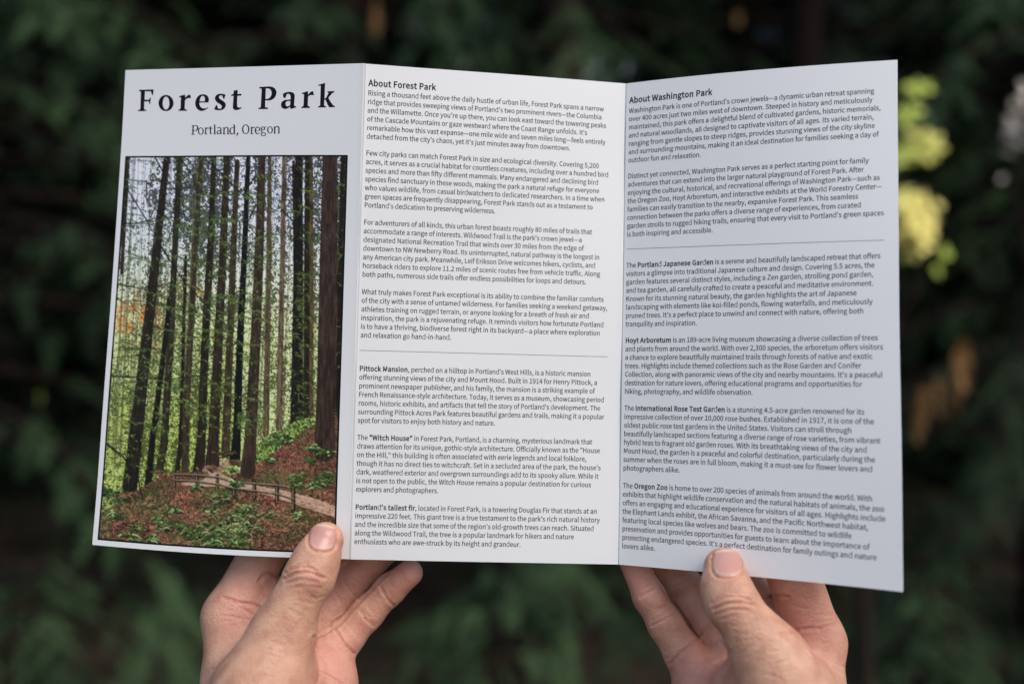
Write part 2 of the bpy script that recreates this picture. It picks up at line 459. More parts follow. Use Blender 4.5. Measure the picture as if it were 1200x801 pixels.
# ---- type: outlines of each letter, 500 units = cap height
GLYPH = {
' ': [153,[]],
'"': [323,[[75,329,114,329,126,456,127,526,61,526,63,456],[209,329,247,329,260,456,261,526,195,526,196,456]]],
"'": [190,[[75,329,114,329,126,456,127,526,61,526,63,456]]],
',': [190,[[51,-130,104,-96,139,-47,151,13,144,52,126,77,98,86,75,81,58,66,51,42,58,19,74,4,97,-1,104,-1,96,-39,72,-70,36,-93]]],
'-': [237,[[31,167,206,167,206,215,31,215]]],
'.': [190,[[95,-9,117,-3,134,14,140,38,134,63,117,80,95,86,72,80,56,63,50,38,56,14,72,-3]]],
'0': [379,[[190,-9,272,20,326,107,345,252,326,395,272,481,190,509,107,481,53,395,34,252,53,107,107,20],[190,42,140,63,106,132,94,252,106,371,140,438,190,460,240,438,273,371,285,252,273,132,240,63]]],
'1': [379,[[60,0,334,0,334,52,234,52,234,500,186,500,157,486,123,474,83,465,83,425,172,425,172,52,60,52]]],
'2': [379,[[30,0,344,0,344,54,206,54,179,53,151,51,124,49,227,157,296,261,321,362,303,440,252,491,175,509,117,500,69,475,27,436,63,400,94,430,128,451,167,458,219,445,249,411,259,359,235,268,159,162,30,37]]],
'3': [379,[[179,-9,261,8,319,57,340,134,326,194,288,237,235,261,235,264,281,290,312,330,323,384,304,452,253,494,177,509,124,501,78,480,38,450,72,410,102,435,137,452,175,458,221,448,250,421,260,379,247,331,203,297,121,284,121,236,213,224,262,189,277,136,264,86,228,54,175,43,125,51,84,72,52,100,20,60,58,26,111,1]]],
'4': [379,[[232,0,291,0,291,138,357,138,357,188,291,188,291,500,222,500,14,179,14,138,232,138],[232,188,78,188,192,358,206,383,220,408,233,432,235,432,234,403,233,370,232,341]]],
'5': [379,[[179,-9,258,11,319,69,342,162,322,253,267,305,192,322,164,320,139,313,117,302,130,447,318,447,318,500,75,500,59,267,92,246,119,262,145,272,175,275,230,261,266,222,279,161,265,98,227,57,173,43,121,51,81,71,50,98,18,57,58,25,110,1]]],
'7': [379,[[135,0,200,0,215,174,258,319,347,462,347,500,33,500,33,447,276,447,198,312,154,170]]],
'8': [379,[[191,-9,273,8,327,54,347,120,335,179,304,222,263,252,263,255,293,285,319,326,329,376,313,444,266,491,192,508,122,491,74,447,55,381,65,333,89,295,123,265,123,263,79,231,45,184,31,124,52,55,108,8],[225,271,169,297,128,331,112,381,122,423,150,451,192,461,237,449,266,418,276,372,270,337,253,303],[192,38,138,50,101,82,87,130,96,174,120,213,156,243,221,214,269,177,288,122,276,78,242,48]]],
'9': [379,[[160,-9,249,19,315,109,342,271,319,404,260,483,173,509,102,488,50,432,30,347,47,260,95,207,168,190,209,197,249,218,283,250,263,128,218,62,158,43,127,48,98,61,74,81,40,42,71,16,111,-2],[282,303,248,264,213,243,178,236,128,250,99,288,89,347,100,407,130,446,174,460,229,442,265,389]]],
'A': [415,[[3,0,66,0,115,153,297,153,345,0,412,0,242,500,172,500],[130,203,155,280,172,336,189,391,205,449,207,449,224,392,240,336,258,280,282,203]]],
'B': [448,[[69,0,228,0,327,16,393,65,417,147,404,205,369,245,316,266,316,269,356,293,380,331,389,378,367,449,306,488,217,500,69,500],[132,288,132,450,209,450,274,442,314,417,327,370,315,326,276,298,206,288],[132,50,132,239,219,239,293,229,340,200,355,149,339,93,293,61,219,50]]],
'C': [435,[[257,-9,317,0,368,24,411,63,376,103,342,73,304,53,260,46,177,72,123,142,104,252,124,360,179,429,262,454,302,448,335,431,364,407,398,447,364,478,317,500,261,509,147,478,69,389,40,250,68,110,145,22]]],
'D': [469,[[69,0,196,0,324,30,402,116,429,252,402,387,323,471,194,500,69,500],[132,52,132,449,188,449,286,426,345,359,364,252,345,144,286,76,188,52]]],
'E': [402,[[69,0,364,0,364,54,132,54,132,236,321,236,321,290,132,290,132,447,357,447,357,500,69,500]]],
'F': [377,[[69,0,132,0,132,224,323,224,323,278,132,278,132,447,357,447,357,500,69,500]]],
'G': [470,[[265,-9,328,-1,380,19,420,49,420,259,255,259,255,207,362,207,362,76,337,60,306,50,271,46,181,72,124,142,104,252,125,360,183,429,271,454,315,447,350,430,379,407,413,447,378,477,331,500,269,509,151,478,70,389,40,250,69,110,148,22]]],
'H': [497,[[69,0,132,0,132,236,365,236,365,0,428,0,428,500,365,500,365,291,132,291,132,500,69,500]]],
'I': [200,[[69,0,132,0,132,500,69,500]]],
'J': [365,[[162,-9,241,12,285,68,299,147,299,500,236,500,236,153,227,92,200,57,156,46,122,52,93,70,69,103,24,70,59,27,104,0]]],
'K': [441,[[69,0,132,0,132,158,218,261,368,0,438,0,257,310,414,500,342,500,133,249,132,249,132,500,69,500]]],
'L': [370,[[69,0,351,0,351,54,132,54,132,500,69,500]]],
'M': [554,[[69,0,126,0,126,277,124,325,121,376,117,424,120,424,160,310,255,50,297,50,392,310,432,424,435,424,431,376,428,325,426,277,426,0,485,0,485,500,409,500,314,233,302,198,291,163,279,128,276,128,264,163,253,198,240,233,145,500,69,500]]],
'N': [493,[[69,0,128,0,128,263,127,315,124,368,121,419,123,419,177,316,359,0,424,0,424,500,364,500,364,240,366,187,369,133,373,82,370,82,316,185,133,500,69,500]]],
'O': [506,[[253,-9,364,23,439,113,467,252,439,390,364,478,253,509,142,478,67,390,40,252,67,113,142,23],[253,46,174,72,123,143,104,252,123,360,174,429,253,454,332,429,383,360,402,252,383,143,332,72]]],
'P': [432,[[69,0,132,0,132,199,214,199,311,216,375,266,398,353,375,440,310,486,211,500,69,500],[132,250,132,449,203,449,277,440,321,411,336,353,322,295,279,261,206,250]]],
'R': [433,[[132,263,132,449,216,449,282,440,323,412,337,360,323,306,282,273,216,263],[343,0,414,0,287,219,346,245,386,292,400,360,377,442,316,487,225,500,69,500,69,0,132,0,132,212,222,212]]],
'S': [407,[[207,-9,298,10,356,61,377,133,363,195,327,237,274,267,203,297,164,316,133,341,120,381,132,420,164,445,214,454,257,448,295,432,327,407,360,447,320,479,270,501,214,509,132,492,77,445,56,377,72,315,111,274,158,248,229,217,272,196,302,169,313,128,301,85,265,57,208,46,157,54,110,76,70,108,33,65,81,26,140,0]]],
'T': [409,[[173,0,236,0,236,447,387,447,387,500,21,500,21,447,173,447]]],
'U': [492,[[246,-9,338,11,402,79,426,206,426,500,365,500,365,205,349,110,306,61,246,46,187,61,145,110,130,205,130,500,67,500,67,206,91,79,154,11]]],
'V': [392,[[160,0,233,0,392,500,328,500,248,229,232,173,216,120,199,64,196,64,180,120,164,173,148,229,67,500,1,500]]],
'W': [599,[[123,0,198,0,273,302,281,340,290,378,298,415,301,415,309,378,317,340,325,302,401,0,477,0,580,500,520,500,467,228,458,174,448,120,439,65,435,65,423,120,412,174,400,228,330,500,272,500,203,228,191,174,179,120,168,65,165,65,155,120,145,174,135,228,83,500,18,500]]],
'Z': [411,[[34,0,379,0,379,54,112,54,376,462,376,500,58,500,58,447,298,447,34,38]]],
'a': [384,[[148,-9,192,-2,233,18,271,44,273,44,278,0,329,0,329,228,316,308,275,361,201,380,144,372,95,354,56,332,80,289,112,308,150,322,191,328,238,314,261,280,267,235,138,209,64,164,40,96,54,39,92,4],[166,42,132,47,109,66,100,100,116,142,169,173,267,193,267,90,233,63,200,47]]],
'b': [422,[[226,-9,305,15,364,83,387,191,370,291,320,356,239,380,198,373,159,354,123,328,126,394,126,543,63,543,63,0,113,0,118,38,121,38,155,13,191,-3],[216,44,188,47,158,59,126,82,126,277,160,305,192,322,224,327,281,310,312,263,322,190,308,112,270,61]]],
'c': [348,[[209,-9,252,-3,293,13,329,38,302,80,276,61,247,48,214,43,154,61,114,110,100,185,115,260,156,309,216,327,243,323,268,312,290,295,321,336,293,358,257,374,214,380,125,357,60,290,35,185,59,80,120,14]]],
'd': [423,[[189,-9,231,-2,269,17,302,44,304,44,309,0,360,0,360,543,297,543,297,400,301,337,269,360,236,375,196,380,117,356,59,289,36,185,55,80,108,14],[203,44,147,61,112,109,100,186,115,260,153,309,207,327,238,324,267,311,297,289,297,94,267,66,236,49]]],
'e': [378,[[213,-9,259,-4,300,10,334,29,312,70,284,54,254,44,220,41,157,57,115,102,97,171,347,171,348,181,349,193,349,206,332,298,282,358,201,380,121,356,60,289,35,185,59,80,123,14],[96,215,115,277,153,317,203,330,252,317,284,278,295,215]]],
'f': [222,[[23,320,73,320,73,0,135,0,135,320,214,320,214,370,135,370,135,429,141,469,158,494,188,502,201,501,215,497,229,492,243,540,224,546,203,550,181,552,120,537,85,495,73,430,73,370,23,367]]],
'g': [385,[[188,-171,287,-153,352,-106,375,-42,361,8,318,37,246,46,173,46,134,51,114,65,108,86,112,104,120,118,132,130,150,123,169,119,187,117,256,133,304,178,323,246,319,277,308,302,293,323,368,323,368,370,239,370,225,375,207,379,187,380,118,364,68,318,48,248,56,206,73,172,97,148,97,145,77,128,62,105,56,76,60,50,72,30,89,16,89,12,60,-12,41,-40,35,-72,54,-125,108,-159],[187,160,148,170,119,201,108,248,119,294,147,324,187,334,227,324,255,294,266,248,255,201,227,170],[196,-128,139,-120,102,-97,89,-63,93,-41,105,-20,127,0,143,-3,160,-5,175,-5,239,-5,280,-10,305,-25,314,-53,299,-89,259,-117]]],
'h': [414,[[63,0,126,0,126,269,160,300,192,319,226,325,267,315,289,283,297,226,297,0,359,0,359,235,347,314,309,363,246,380,199,371,159,349,123,318,126,394,126,543,63,543]]],
'i': [188,[[63,0,126,0,126,370,63,370],[94,447,116,452,130,466,136,488,130,509,116,524,94,529,73,524,58,509,53,488,58,466,73,452]]],
'j': [188,[[24,-165,83,-150,116,-108,126,-42,126,370,63,370,63,-42,60,-81,46,-106,18,-115,5,-114,-7,-112,-18,-108,-30,-156,-15,-160,3,-164],[94,447,116,452,130,466,136,488,130,509,116,524,94,529,72,524,58,509,53,488,58,466,72,452]]],
'k': [377,[[63,0,124,0,124,98,194,179,302,0,370,0,230,221,353,370,284,370,127,175,124,175,124,543,63,543]]],
'l': [194,[[128,-9,143,-8,155,-6,164,-3,156,44,150,43,146,43,143,43,134,46,128,54,126,70,126,543,63,543,63,74,69,29,91,1]]],
'm': [632,[[63,0,126,0,126,269,158,300,189,319,218,325,257,315,280,283,287,226,287,0,349,0,349,269,383,300,413,319,443,325,481,315,504,283,512,226,512,0,574,0,574,235,561,314,524,363,462,380,418,371,378,346,339,309,319,347,285,371,237,380,194,371,156,349,121,317,120,317,114,370,63,370]]],
'n': [416,[[63,0,126,0,126,269,160,300,192,319,226,325,267,315,289,283,297,226,297,0,359,0,359,235,347,314,309,363,246,380,199,371,158,349,121,317,120,317,114,370,63,370]]],
'o': [413,[[207,-9,291,14,354,80,378,185,354,290,291,357,207,380,122,357,60,290,35,185,60,80,122,14],[207,43,150,61,113,110,100,185,113,260,150,309,207,327,263,309,301,260,314,185,301,110,263,61]]],
'p': [423,[[63,-156,126,-156,126,-31,123,34,157,11,192,-4,226,-9,305,15,364,83,387,191,370,291,320,356,239,380,197,373,157,353,121,327,120,327,114,370,63,370],[216,44,189,47,158,59,126,82,126,277,160,305,193,322,224,327,281,310,312,263,322,190,308,112,270,61]]],
'q': [423,[[297,-156,360,-156,360,370,310,370,304,336,303,336,270,360,236,375,196,380,117,356,59,289,36,185,55,80,108,14,189,-9,230,-2,268,16,301,43,297,-25],[203,44,147,61,112,109,100,186,115,260,153,309,207,327,238,324,267,311,297,289,297,94,267,66,236,49]]],
'r': [265,[[63,0,126,0,126,238,154,288,186,316,218,324,232,323,243,321,254,318,266,372,254,377,241,379,226,380,187,370,151,344,121,303,120,303,114,370,63,370]]],
's': [319,[[160,-9,233,6,279,46,294,101,277,157,235,191,181,214,142,229,113,249,102,278,109,305,132,324,171,332,201,327,229,315,254,299,284,338,252,359,214,374,170,380,101,366,57,328,42,275,59,223,99,190,150,168,190,151,222,129,235,98,227,68,202,47,162,40,121,45,85,61,52,84,22,42,61,16,108,-2]]],
't': [257,[[179,-9,202,-7,226,-2,248,5,235,52,222,47,207,43,193,42,159,50,141,74,136,113,136,320,237,320,237,370,136,370,136,475,84,475,77,370,18,367,18,320,74,320,74,115,83,50,117,7]]],
'u': [414,[[171,-9,218,0,257,23,293,58,295,58,300,0,352,0,352,370,290,370,290,108,257,72,225,52,190,45,150,55,127,87,120,143,120,370,57,370,57,136,69,56,107,8]]],
'v': [355,[[143,0,216,0,347,370,285,370,215,160,204,123,192,87,181,50,177,50,166,87,155,123,143,160,74,370,9,370]]],
'w': [547,[[121,0,194,0,246,198,255,234,263,270,271,306,275,306,283,270,291,235,300,200,353,0,429,0,529,370,469,370,415,156,408,121,400,87,393,53,389,53,381,87,372,121,364,156,306,370,245,370,187,156,178,121,170,87,162,53,159,53,152,87,144,121,137,156,82,370,18,370]]],
'x': [340,[[10,0,76,0,126,87,138,109,150,131,163,153,166,153,181,131,194,109,207,87,261,0,329,0,207,187,320,370,255,370,209,289,198,268,187,248,177,227,173,227,161,248,149,268,137,289,87,370,20,370,132,193]]],
'y': [355,[[69,-160,132,-142,176,-97,207,-31,347,370,286,370,219,165,189,60,186,60,173,95,161,131,149,165,74,370,9,370,158,-1,149,-29,130,-70,103,-98,66,-108,56,-107,46,-105,38,-102,25,-152,38,-156,53,-159]]],
'z': [324,[[24,0,304,0,304,50,102,50,298,337,298,370,45,370,45,320,219,320,24,33]]],
'—': [610,[[31,171,578,171,578,213,31,213]]],
}
# (text, x of line end in the photograph) ; * toggles bold
P2 = [
 ((431,112.7),[("Rising a thousand feet above the daily hustle of urban life, Forest Park spans a narrow",707.7),
 ("ridge that provides sweeping views of Portland's two prominent rivers—the Columbia",705.2),
 ("and the Willamette. Once you're up there, you can look east toward the towering peaks",710.3),
 ("of the Cascade Mountains or gaze westward where the Coast Range unfolds. It's",688.2),
 ("remarkable how this vast expanse—one mile wide and seven miles long—feels entirely",709.4),
 ("detached from the city's chaos, yet it's just minutes away from downtown.",668.3)]),
 ((429.2,182),[("Few city parks can match Forest Park in size and ecological diversity. Covering 5,200",701.8),
 ("acres, it serves as a crucial habitat for countless creatures, including over a hundred bird",713),
 ("species and more than fifty different mammals. Many endangered and declining bird",701.2),
 ("species find sanctuary in these woods, making the park a natural refuge for everyone",702.3),
 ("who values wildlife, from casual birdwatchers to dedicated researchers. In a time when",708.6),
 ("green spaces are frequently disappearing, Forest Park stands out as a testament to",694.7),
 ("Portland's dedication to preserving wilderness.",580.5)]),
 ((426,263),[("For adventurers of all kinds, this urban forest boasts roughly 80 miles of trails that",693.9),
 ("accommodate a range of interests. Wildwood Trail is the park's crown jewel—a",682),
 ("designated National Recreation Trail that winds over 30 miles from the edge of",684),
 ("downtown to NW Newberry Road. Its uninterrupted, natural pathway is the longest in",702.6),
 ("any American city park. Meanwhile, Leif Erikson Drive welcomes hikers, cyclists, and",697.8),
 ("horseback riders to explore 11.2 miles of scenic routes free from vehicle traffic. Along",703.2),
 ("both paths, numerous side trails offer endless possibilities for loops and detours.",687)]),
 ((423.3,344.4),[("What truly makes Forest Park exceptional is its ability to combine the familiar comforts",707.5),
 ("of the city with a sense of untamed wilderness. For families seeking a weekend getaway,",711.7),
 ("athletes training on rugged terrain, or anyone looking for a breath of fresh air and",690.5),
 ("inspiration, the park is a rejuvenating refuge. It reminds visitors how fortunate Portland",707.5),
 ("is to have a thriving, biodiverse forest right in its backyard—a place where exploration",703.2),
 ("and relaxation go hand-in-hand.",529)]),
 ((420.4,434.2),[("*Pittock Mansion*, perched on a hilltop in Portland's West Hills, is a historic mansion",692.2),
 ("offering stunning views of the city and Mount Hood. Built in 1914 for Henry Pittock, a",699.9),
 ("prominent newspaper publisher, and his family, the mansion is a striking example of",696.9),
 ("French Renaissance-style architecture. Today, it serves as a museum, showcasing period",708),
 ("rooms, historic exhibits, and artifacts that tell the story of Portland's development. The",703.5),
 ("surrounding Pittock Acres Park features beautiful gardens and trails, making it a popular",708),
 ("spot for visitors to enjoy both history and nature.",580.3)]),
 ((418,514.9),[("The *\"Witch House\"* in Forest Park, Portland, is a charming, mysterious landmark that",693.9),
 ("draws attention for its unique, gothic-style architecture. Officially known as the \"House",703.2),
 ("on the Hill,\" this building is often associated with eerie legends and local folklore,",687.3),
 ("though it has no direct ties to witchcraft. Set in a secluded area of the park, the house's",704),
 ("dark, weathered exterior and overgrown surroundings add to its spooky allure. While it",701.4),
 ("is not open to the public, the Witch House remains a popular destination for curious",692.7),
 ("explorers and photographers.",513.8)]),
 ((415.9,596.4),[("*Portland's tallest fir*, located in Forest Park, is a towering Douglas Fir that stands at an",699.6),
 ("impressive 220 feet. This giant tree is a true testament to the park's rich natural history",702.9),
 ("and the incredible size that some of the region's old-growth trees can reach. Situated",696),
 ("along the Wildwood Trail, the tree is a popular landmark for hikers and nature",672.6),
 ("enthusiasts who are awe-struck by its height and grandeur.",610.3)]),
]
P3 = [
 ((736.9,132.9),[("Washington Park is one of Portland's crown jewels—a dynamic urban retreat spanning",1024.5),
 ("over 400 acres just two miles west of downtown. Steeped in history and meticulously",1022.5),
 ("maintained, this park offers a delightful blend of cultivated gardens, historic memorials,",1032),
 ("and natural woodlands, all designed to captivate visitors of all ages. Its varied terrain,",1024),
 ("ranging from gentle slopes to steep ridges, provides stunning views of the city skyline",1025.4),
 ("and surrounding mountains, making it an ideal destination for families seeking a day of",1029.7),
 ("outdoor fun and relaxation.",821.5)]),
 ((735.7,209.3),[("Distinct yet connected, Washington Park serves as a perfect starting point for family",1018),
 ("adventures that can extend into the larger natural playground of Forest Park. After",1012.3),
 ("enjoying the cultural, historical, and recreational offerings of Washington Park—such as",1031.2),
 ("the Oregon Zoo, Hoyt Arboretum, and interactive exhibits at the World Forestry Center—",1033.5),
 ("families can easily transition to the nearby, expansive Forest Park. This seamless",1005.8),
 ("connection between the parks offers a diverse range of experiences, from curated",1009.3),
 ("garden strolls to rugged hiking trails, ensuring that every visit to Portland's green spaces",1035.9),
 ("is both inspiring and accessible.",835.5)]),
 ((734.6,313.7),[("The *Portland Japanese Garden* is a serene and beautifully landscaped retreat that offers",1031.8),
 ("visitors a glimpse into traditional Japanese culture and design. Covering 5.5 acres, the",1025),
 ("garden features several distinct styles, including a Zen garden, strolling pond garden,",1023.6),
 ("and tea garden, all carefully crafted to create a peaceful and meditative environment.",1023.6),
 ("Known for its stunning natural beauty, the garden highlights the art of Japanese",1004),
 ("landscaping with elements like koi-filled ponds, flowing waterfalls, and meticulously",1022.7),
 ("pruned trees. It's a perfect place to unwind and connect with nature, offering both",1012.2),
 ("tranquility and inspiration.",816.8)]),
 ((733,401.5),[("*Hoyt Arboretum* is an 189-acre living museum showcasing a diverse collection of trees",1028.9),
 ("and plants from around the world. With over 2,300 species, the arboretum offers visitors",1035),
 ("a chance to explore beautifully maintained trails through forests of native and exotic",1022.7),
 ("trees. Highlights include themed collections such as the Rose Garden and Conifer",1009.3),
 ("Collection, along with panoramic views of the city and nearby mountains. It's a peaceful",1034.4),
 ("destination for nature lovers, offering educational programs and opportunities for",1010.2),
 ("hiking, photography, and wildlife observation.",882.5)]),
 ((731.9,480.6),[("The *International Rose Test Garden* is a stunning 4.5-acre garden renowned for its",1012.9),
 ("impressive collection of over 10,000 rose bushes. Established in 1917, it is one of the",1024.4),
 ("oldest public rose test gardens in the United States. Visitors can stroll through",998.2),
 ("beautifully landscaped sections featuring a diverse range of rose varieties, from vibrant",1031.6),
 ("hybrid teas to fragrant old garden roses. With its breathtaking views of the city and",1016.3),
 ("Mount Hood, the garden is a peaceful and colorful destination, particularly during the",1025.6),
 ("summer when the roses are in full bloom, making it a must-see for flower lovers and",1022.8),
 ("photographers alike.",797)]),
 ((730.6,571.2),[("The *Oregon Zoo* is home to over 200 species of animals from around the world. With",1022.5),
 ("exhibits that highlight wildlife conservation and the natural habitats of animals, the zoo",1036.3),
 ("offers an engaging and educational experience for visitors of all ages. Highlights include",1037.8),
 ("the Elephant Lands exhibit, the African Savanna, and the Pacific Northwest habitat,",1017.5),
 ("featuring local species like wolves and bears. The zoo is committed to wildlife",998.2),
 ("preservation and provides opportunities for guests to learn about the importance of",1019),
 ("protecting endangered species. It's a perfect destination for family outings and nature",1027.5),
 ("lovers alike.",768)]),
]
CAPH, LEAD, TEXT_U = 2.14, 3.77, 1.62

_gc = {}
def glyph_mesh(ch, bold, off):
    """one letter, triangulated once: verts in type units, faces"""
    key = (ch, bold, off)
    if key not in _gc:
        polys = [np.array(q, dtype=float).reshape(-1, 2) for q in GLYPH[ch][1]]
        _gc[key] = filled(polys, off) if polys else (np.zeros((0, 2)), [])
    return _gc[key]

def set_line(text, x0, v, width=None, size=CAPH, bold=False, kx=0.945):
    """lay one line of type -> verts (layout mm, y down), faces"""
    adv = []; pos = 0.0; b = bold
    for ch in text:
        if ch == '*': b = not b; continue
        adv.append((pos, ch, b)); pos += GLYPH[ch][0] + (22 if b else 0)
    sx = (width / pos) if width else size / 500 * kx
    V, F, n = [], [], 0
    for q, ch, bb in adv:
        gv, gf = glyph_mesh(ch, bb, 22.0 if bb else 7.0)
        if not len(gv): continue
        V.append(np.stack([x0 + (q + (11 if bb else 0) + gv[:, 0]) * sx, v - gv[:, 1] * size / 500], -1))
        F += [tuple(a + n for a in t) for t in gf]; n += len(gv)
    return np.concatenate(V), F

def type_on(k, name, lines):
    V, F, n = [], [], 0
    for v, f in lines:
        V.append(v); F += [tuple(a + n for a in t) for t in f]; n += len(v)
    return mesh_obj(name, on_sheet(k, np.concatenate(V), .035) - BORG, F, ink_m, panels[k])

def end_u(k, x_end, v):
    """layout x (mm) on the line v where the photograph shows the line of type ending"""
    u = .9
    pr = lambda q: 600 + FPX * sheet(k, np.array(q), np.array(v / PH))[0] / sheet(k, np.array(q), np.array(v / PH))[2]
    for _ in range(20):
        u -= (pr(u) - x_end) / ((pr(u + 1e-4) - pr(u)) / 1e-4)
    return u * PW

def paragraphs(k, paras):
    for (start, lines) in paras:
        v0 = layout_pos(k, start)[0, 1]
        if k == 1 and start[1] < 120: v0 -= 0.35
        type_on(k, "paragraph", [set_line(t, TEXT_U, v0 + i * LEAD, end_u(k, ex, v0 + i * LEAD) - TEXT_U) for i, (t, ex) in enumerate(lines)])

def heading(k, text, x_end, v):
    type_on(k, "heading", [set_line(text, TEXT_U + .1, v, end_u(k, x_end, v) - TEXT_U, size=2.62, bold=True)])

def rule(k, v, u0, u1, vr=None):
    n = 40
    xs = np.linspace(u0, u1, n); w = .11
    ys = np.linspace(v, v if vr is None else vr, n)
    V = np.concatenate([on_sheet(k, np.stack([xs, ys - w], -1), .03), on_sheet(k, np.stack([xs, ys + w], -1), .03)]) - BORG
    f = [(i, i + 1, n + i + 1, n + i) for i in range(n - 1)]
    mesh_obj("divider_line", V, f, rule_m, panels[k])

paragraphs(1, P2); paragraphs(2, P3)
heading(1, "About Forest Park", 510.5, 9.45)
heading(2, "About Washington Park", 834.3, 9.35)
rule(1, 124.5, 1.4, 112.0)
rule(2, 75.9, 1.7, 112.7, 76.9)

# ---- the serif title and place line, drawn as outlines
def smooth_poly(pts, n=4, corner=38):
    """Catmull-Rom through a closed outline, keeping sharp corners"""
    P = np.array(pts, dtype=float); N = len(P); out = []
    d = np.roll(P, -1, 0) - P
    ang = np.degrees(np.arccos(np.clip((d * np.roll(d, 1, 0)).sum(1) / (np.linalg.norm(d, axis=1) * np.linalg.norm(np.roll(d, 1, 0), axis=1)), -1, 1)))
    for i in range(N):
        a, b = P[i], P[(i + 1) % N]
        ta = (b - P[i - 1]) / 2 if ang[i] < corner else (b - a)
        tb = (P[(i + 2) % N] - a) / 2 if ang[(i + 1) % N] < corner else (b - a)
        if ang[i] >= corner and ang[(i + 1) % N] >= corner:
            out.append(a); continue
        for t in np.arange(n) / n:
            out.append((2*t**3 - 3*t*t + 1) * a + (t**3 - 2*t*t + t) * ta + (-2*t**3 + 3*t*t) * b + (t**3 - t*t) * tb)
    return np.array(out)

def ellipse(cx, cy, rx, ry, n=26, rot=0.0):
    a = np.linspace(0, 2 * np.pi, n, endpoint=False)
    x, y = rx * np.cos(a), ry * np.sin(a)
    return np.stack([cx + x * math.cos(rot) - y * math.sin(rot), cy + x * math.sin(rot) + y * math.cos(rot)], -1)

def ribbon(pts, widths):
    P = np.array(pts, dtype=float); W = np.array(widths, dtype=float)
    if len(P) > 2:
        t = np.linspace(0, len(P) - 1, (len(P) - 1) * 5 + 1); o = []
        for s in t:
            i = min(int(s), len(P) - 2); f = s - i
            p0 = P[max(i - 1, 0)]; p3 = P[min(i + 2, len(P) - 1)]
            a, b = P[i], P[i + 1]; ta, tb = (b - p0) / 2, (p3 - a) / 2
            o.append((2*f**3 - 3*f*f + 1) * a + (f**3 - 2*f*f + f) * ta + (-2*f**3 + 3*f*f) * b + (f**3 - f*f) * tb)
        W = np.interp(t, np.arange(len(P)), W); P = np.array(o)
    T = np.gradient(P, axis=0); T /= np.linalg.norm(T, axis=1, keepdims=True) + 1e-9
    N = np.stack([-T[:, 1], T[:, 0]], -1)
    return np.concatenate([P + N * W[:, None] / 2, (P - N * W[:, None] / 2)[::-1]])

def traced(groups, ox, oy, s):
    res = []
    for polys in groups:
        res.append(([layout_pos(0, np.asarray(pl) / s + [ox, oy]) * [1, -1] for pl in polys], 0.0))
    return res

S1 = 22.88
TITLE = []
F_ = [(112,122),(505,115),(490,262),(462,268),(432,165),(275,163),(262,388),(385,388),(402,335),(432,335),(415,500),(393,500),(378,432),(255,436),(248,635),(312,672),(308,692),(80,694),(85,672),(148,640),(165,180),(112,148)]
r_ = [(112,295),(275,250),(280,335),(325,288),(370,258),(412,252),(432,350),(385,345),(340,352),(300,375),(272,400),(262,635),(325,660),(322,685),(92,685),(95,660),(150,635),(165,330),(112,318)]
e_ = [(900,462),(912,380),(885,300),(830,255),(750,242),(660,265),(590,335),(550,430),(548,520),(575,600),(630,660),(710,688),(790,672),(850,640),(893,603),(880,590),(830,615),(760,620),(700,590),(665,530),(655,465)]
e_i = [(660,432),(685,340),(715,295),(750,285),(790,305),(805,360),(800,430)]
s_ = [(375,300),(340,410),(315,410),(290,330),(245,315),(200,345),(200,385),(240,425),(320,475),(370,530),(380,590),(355,650),(300,700),(220,718),(130,712),(68,685),(125,570),(148,590),(170,660),(215,685),(262,660),(275,615),(250,570),(170,520),(110,460),(88,400),(105,340),(160,290),(240,275),(310,282)]
t_ = [(590,190),(705,170),(695,280),(800,275),(797,325),(690,330),(685,600),(710,635),(745,645),(800,635),(805,660),(750,690),(680,712),(620,708),(585,680),(570,620),(590,330),(525,335),(520,310),(590,270)]
P_ = [(135,140),(270,132),(400,125),(490,140),(560,190),(595,270),(585,350),(540,430),(470,480),(390,500),(295,495),(292,680),(370,695),(368,730),(105,732),(112,705),(175,680),(200,185),(140,180)]
P_i = [(310,180),(380,178),(440,210),(465,280),(455,360),(410,430),(350,460),(300,455)]
a_ = [(765,330),(840,285),(950,270),(1030,285),(1075,330),(1085,400),(1075,520),(1070,620),(1085,655),(1120,655),(1122,685),(1060,705),(1000,725),(965,710),(960,665),(900,710),(830,728),(760,710),(725,660),(720,590),(750,530),(820,490),(900,478),(975,470),(970,380),(945,330),(900,325),(865,345),(840,420),(815,438),(785,420)]
a_i = [(965,510),(880,520),(845,550),(840,600),(855,650),(890,665),(945,640),(965,600)]
r2 = [(130,345),(298,295),(300,390),(345,340),(390,305),(435,300),(458,408),(405,400),(360,405),(325,420),(298,445),(290,690),(350,715),(345,748),(115,750),(120,720),(175,690),(190,380),(135,368)]
k_ = [(570,130),(755,75),(740,490),(775,485),(850,350),(825,330),(825,300),(1005,295),(1000,325),(940,360),(850,470),(860,510),(960,660),(1020,695),(1010,725),(870,728),(820,650),(770,540),(735,520),(728,680),(778,705),(775,732),(560,735),(570,705),(620,685),(640,150),(578,155)]
sp = smooth_poly
TITLE += traced([[sp(F_)], [ellipse(838, 478, 202, 217, 30), ellipse(838, 480, 90, 174, 26)]], 158, 100, S1)
TITLE += traced([[sp(r_)], [sp(e_), sp(e_i)]], 205, 100, S1)
TITLE += traced([[sp(s_)], [sp(t_)]], 248, 98, S1)
TITLE += traced([[sp(P_), sp(P_i)], [sp(a_), sp(a_i)]], 298, 96, S1)
TITLE += traced([[sp(r2)], [sp(k_)]], 348, 94, S1)
print_on(0, "title", TITLE, ink_m)
rb = ribbon
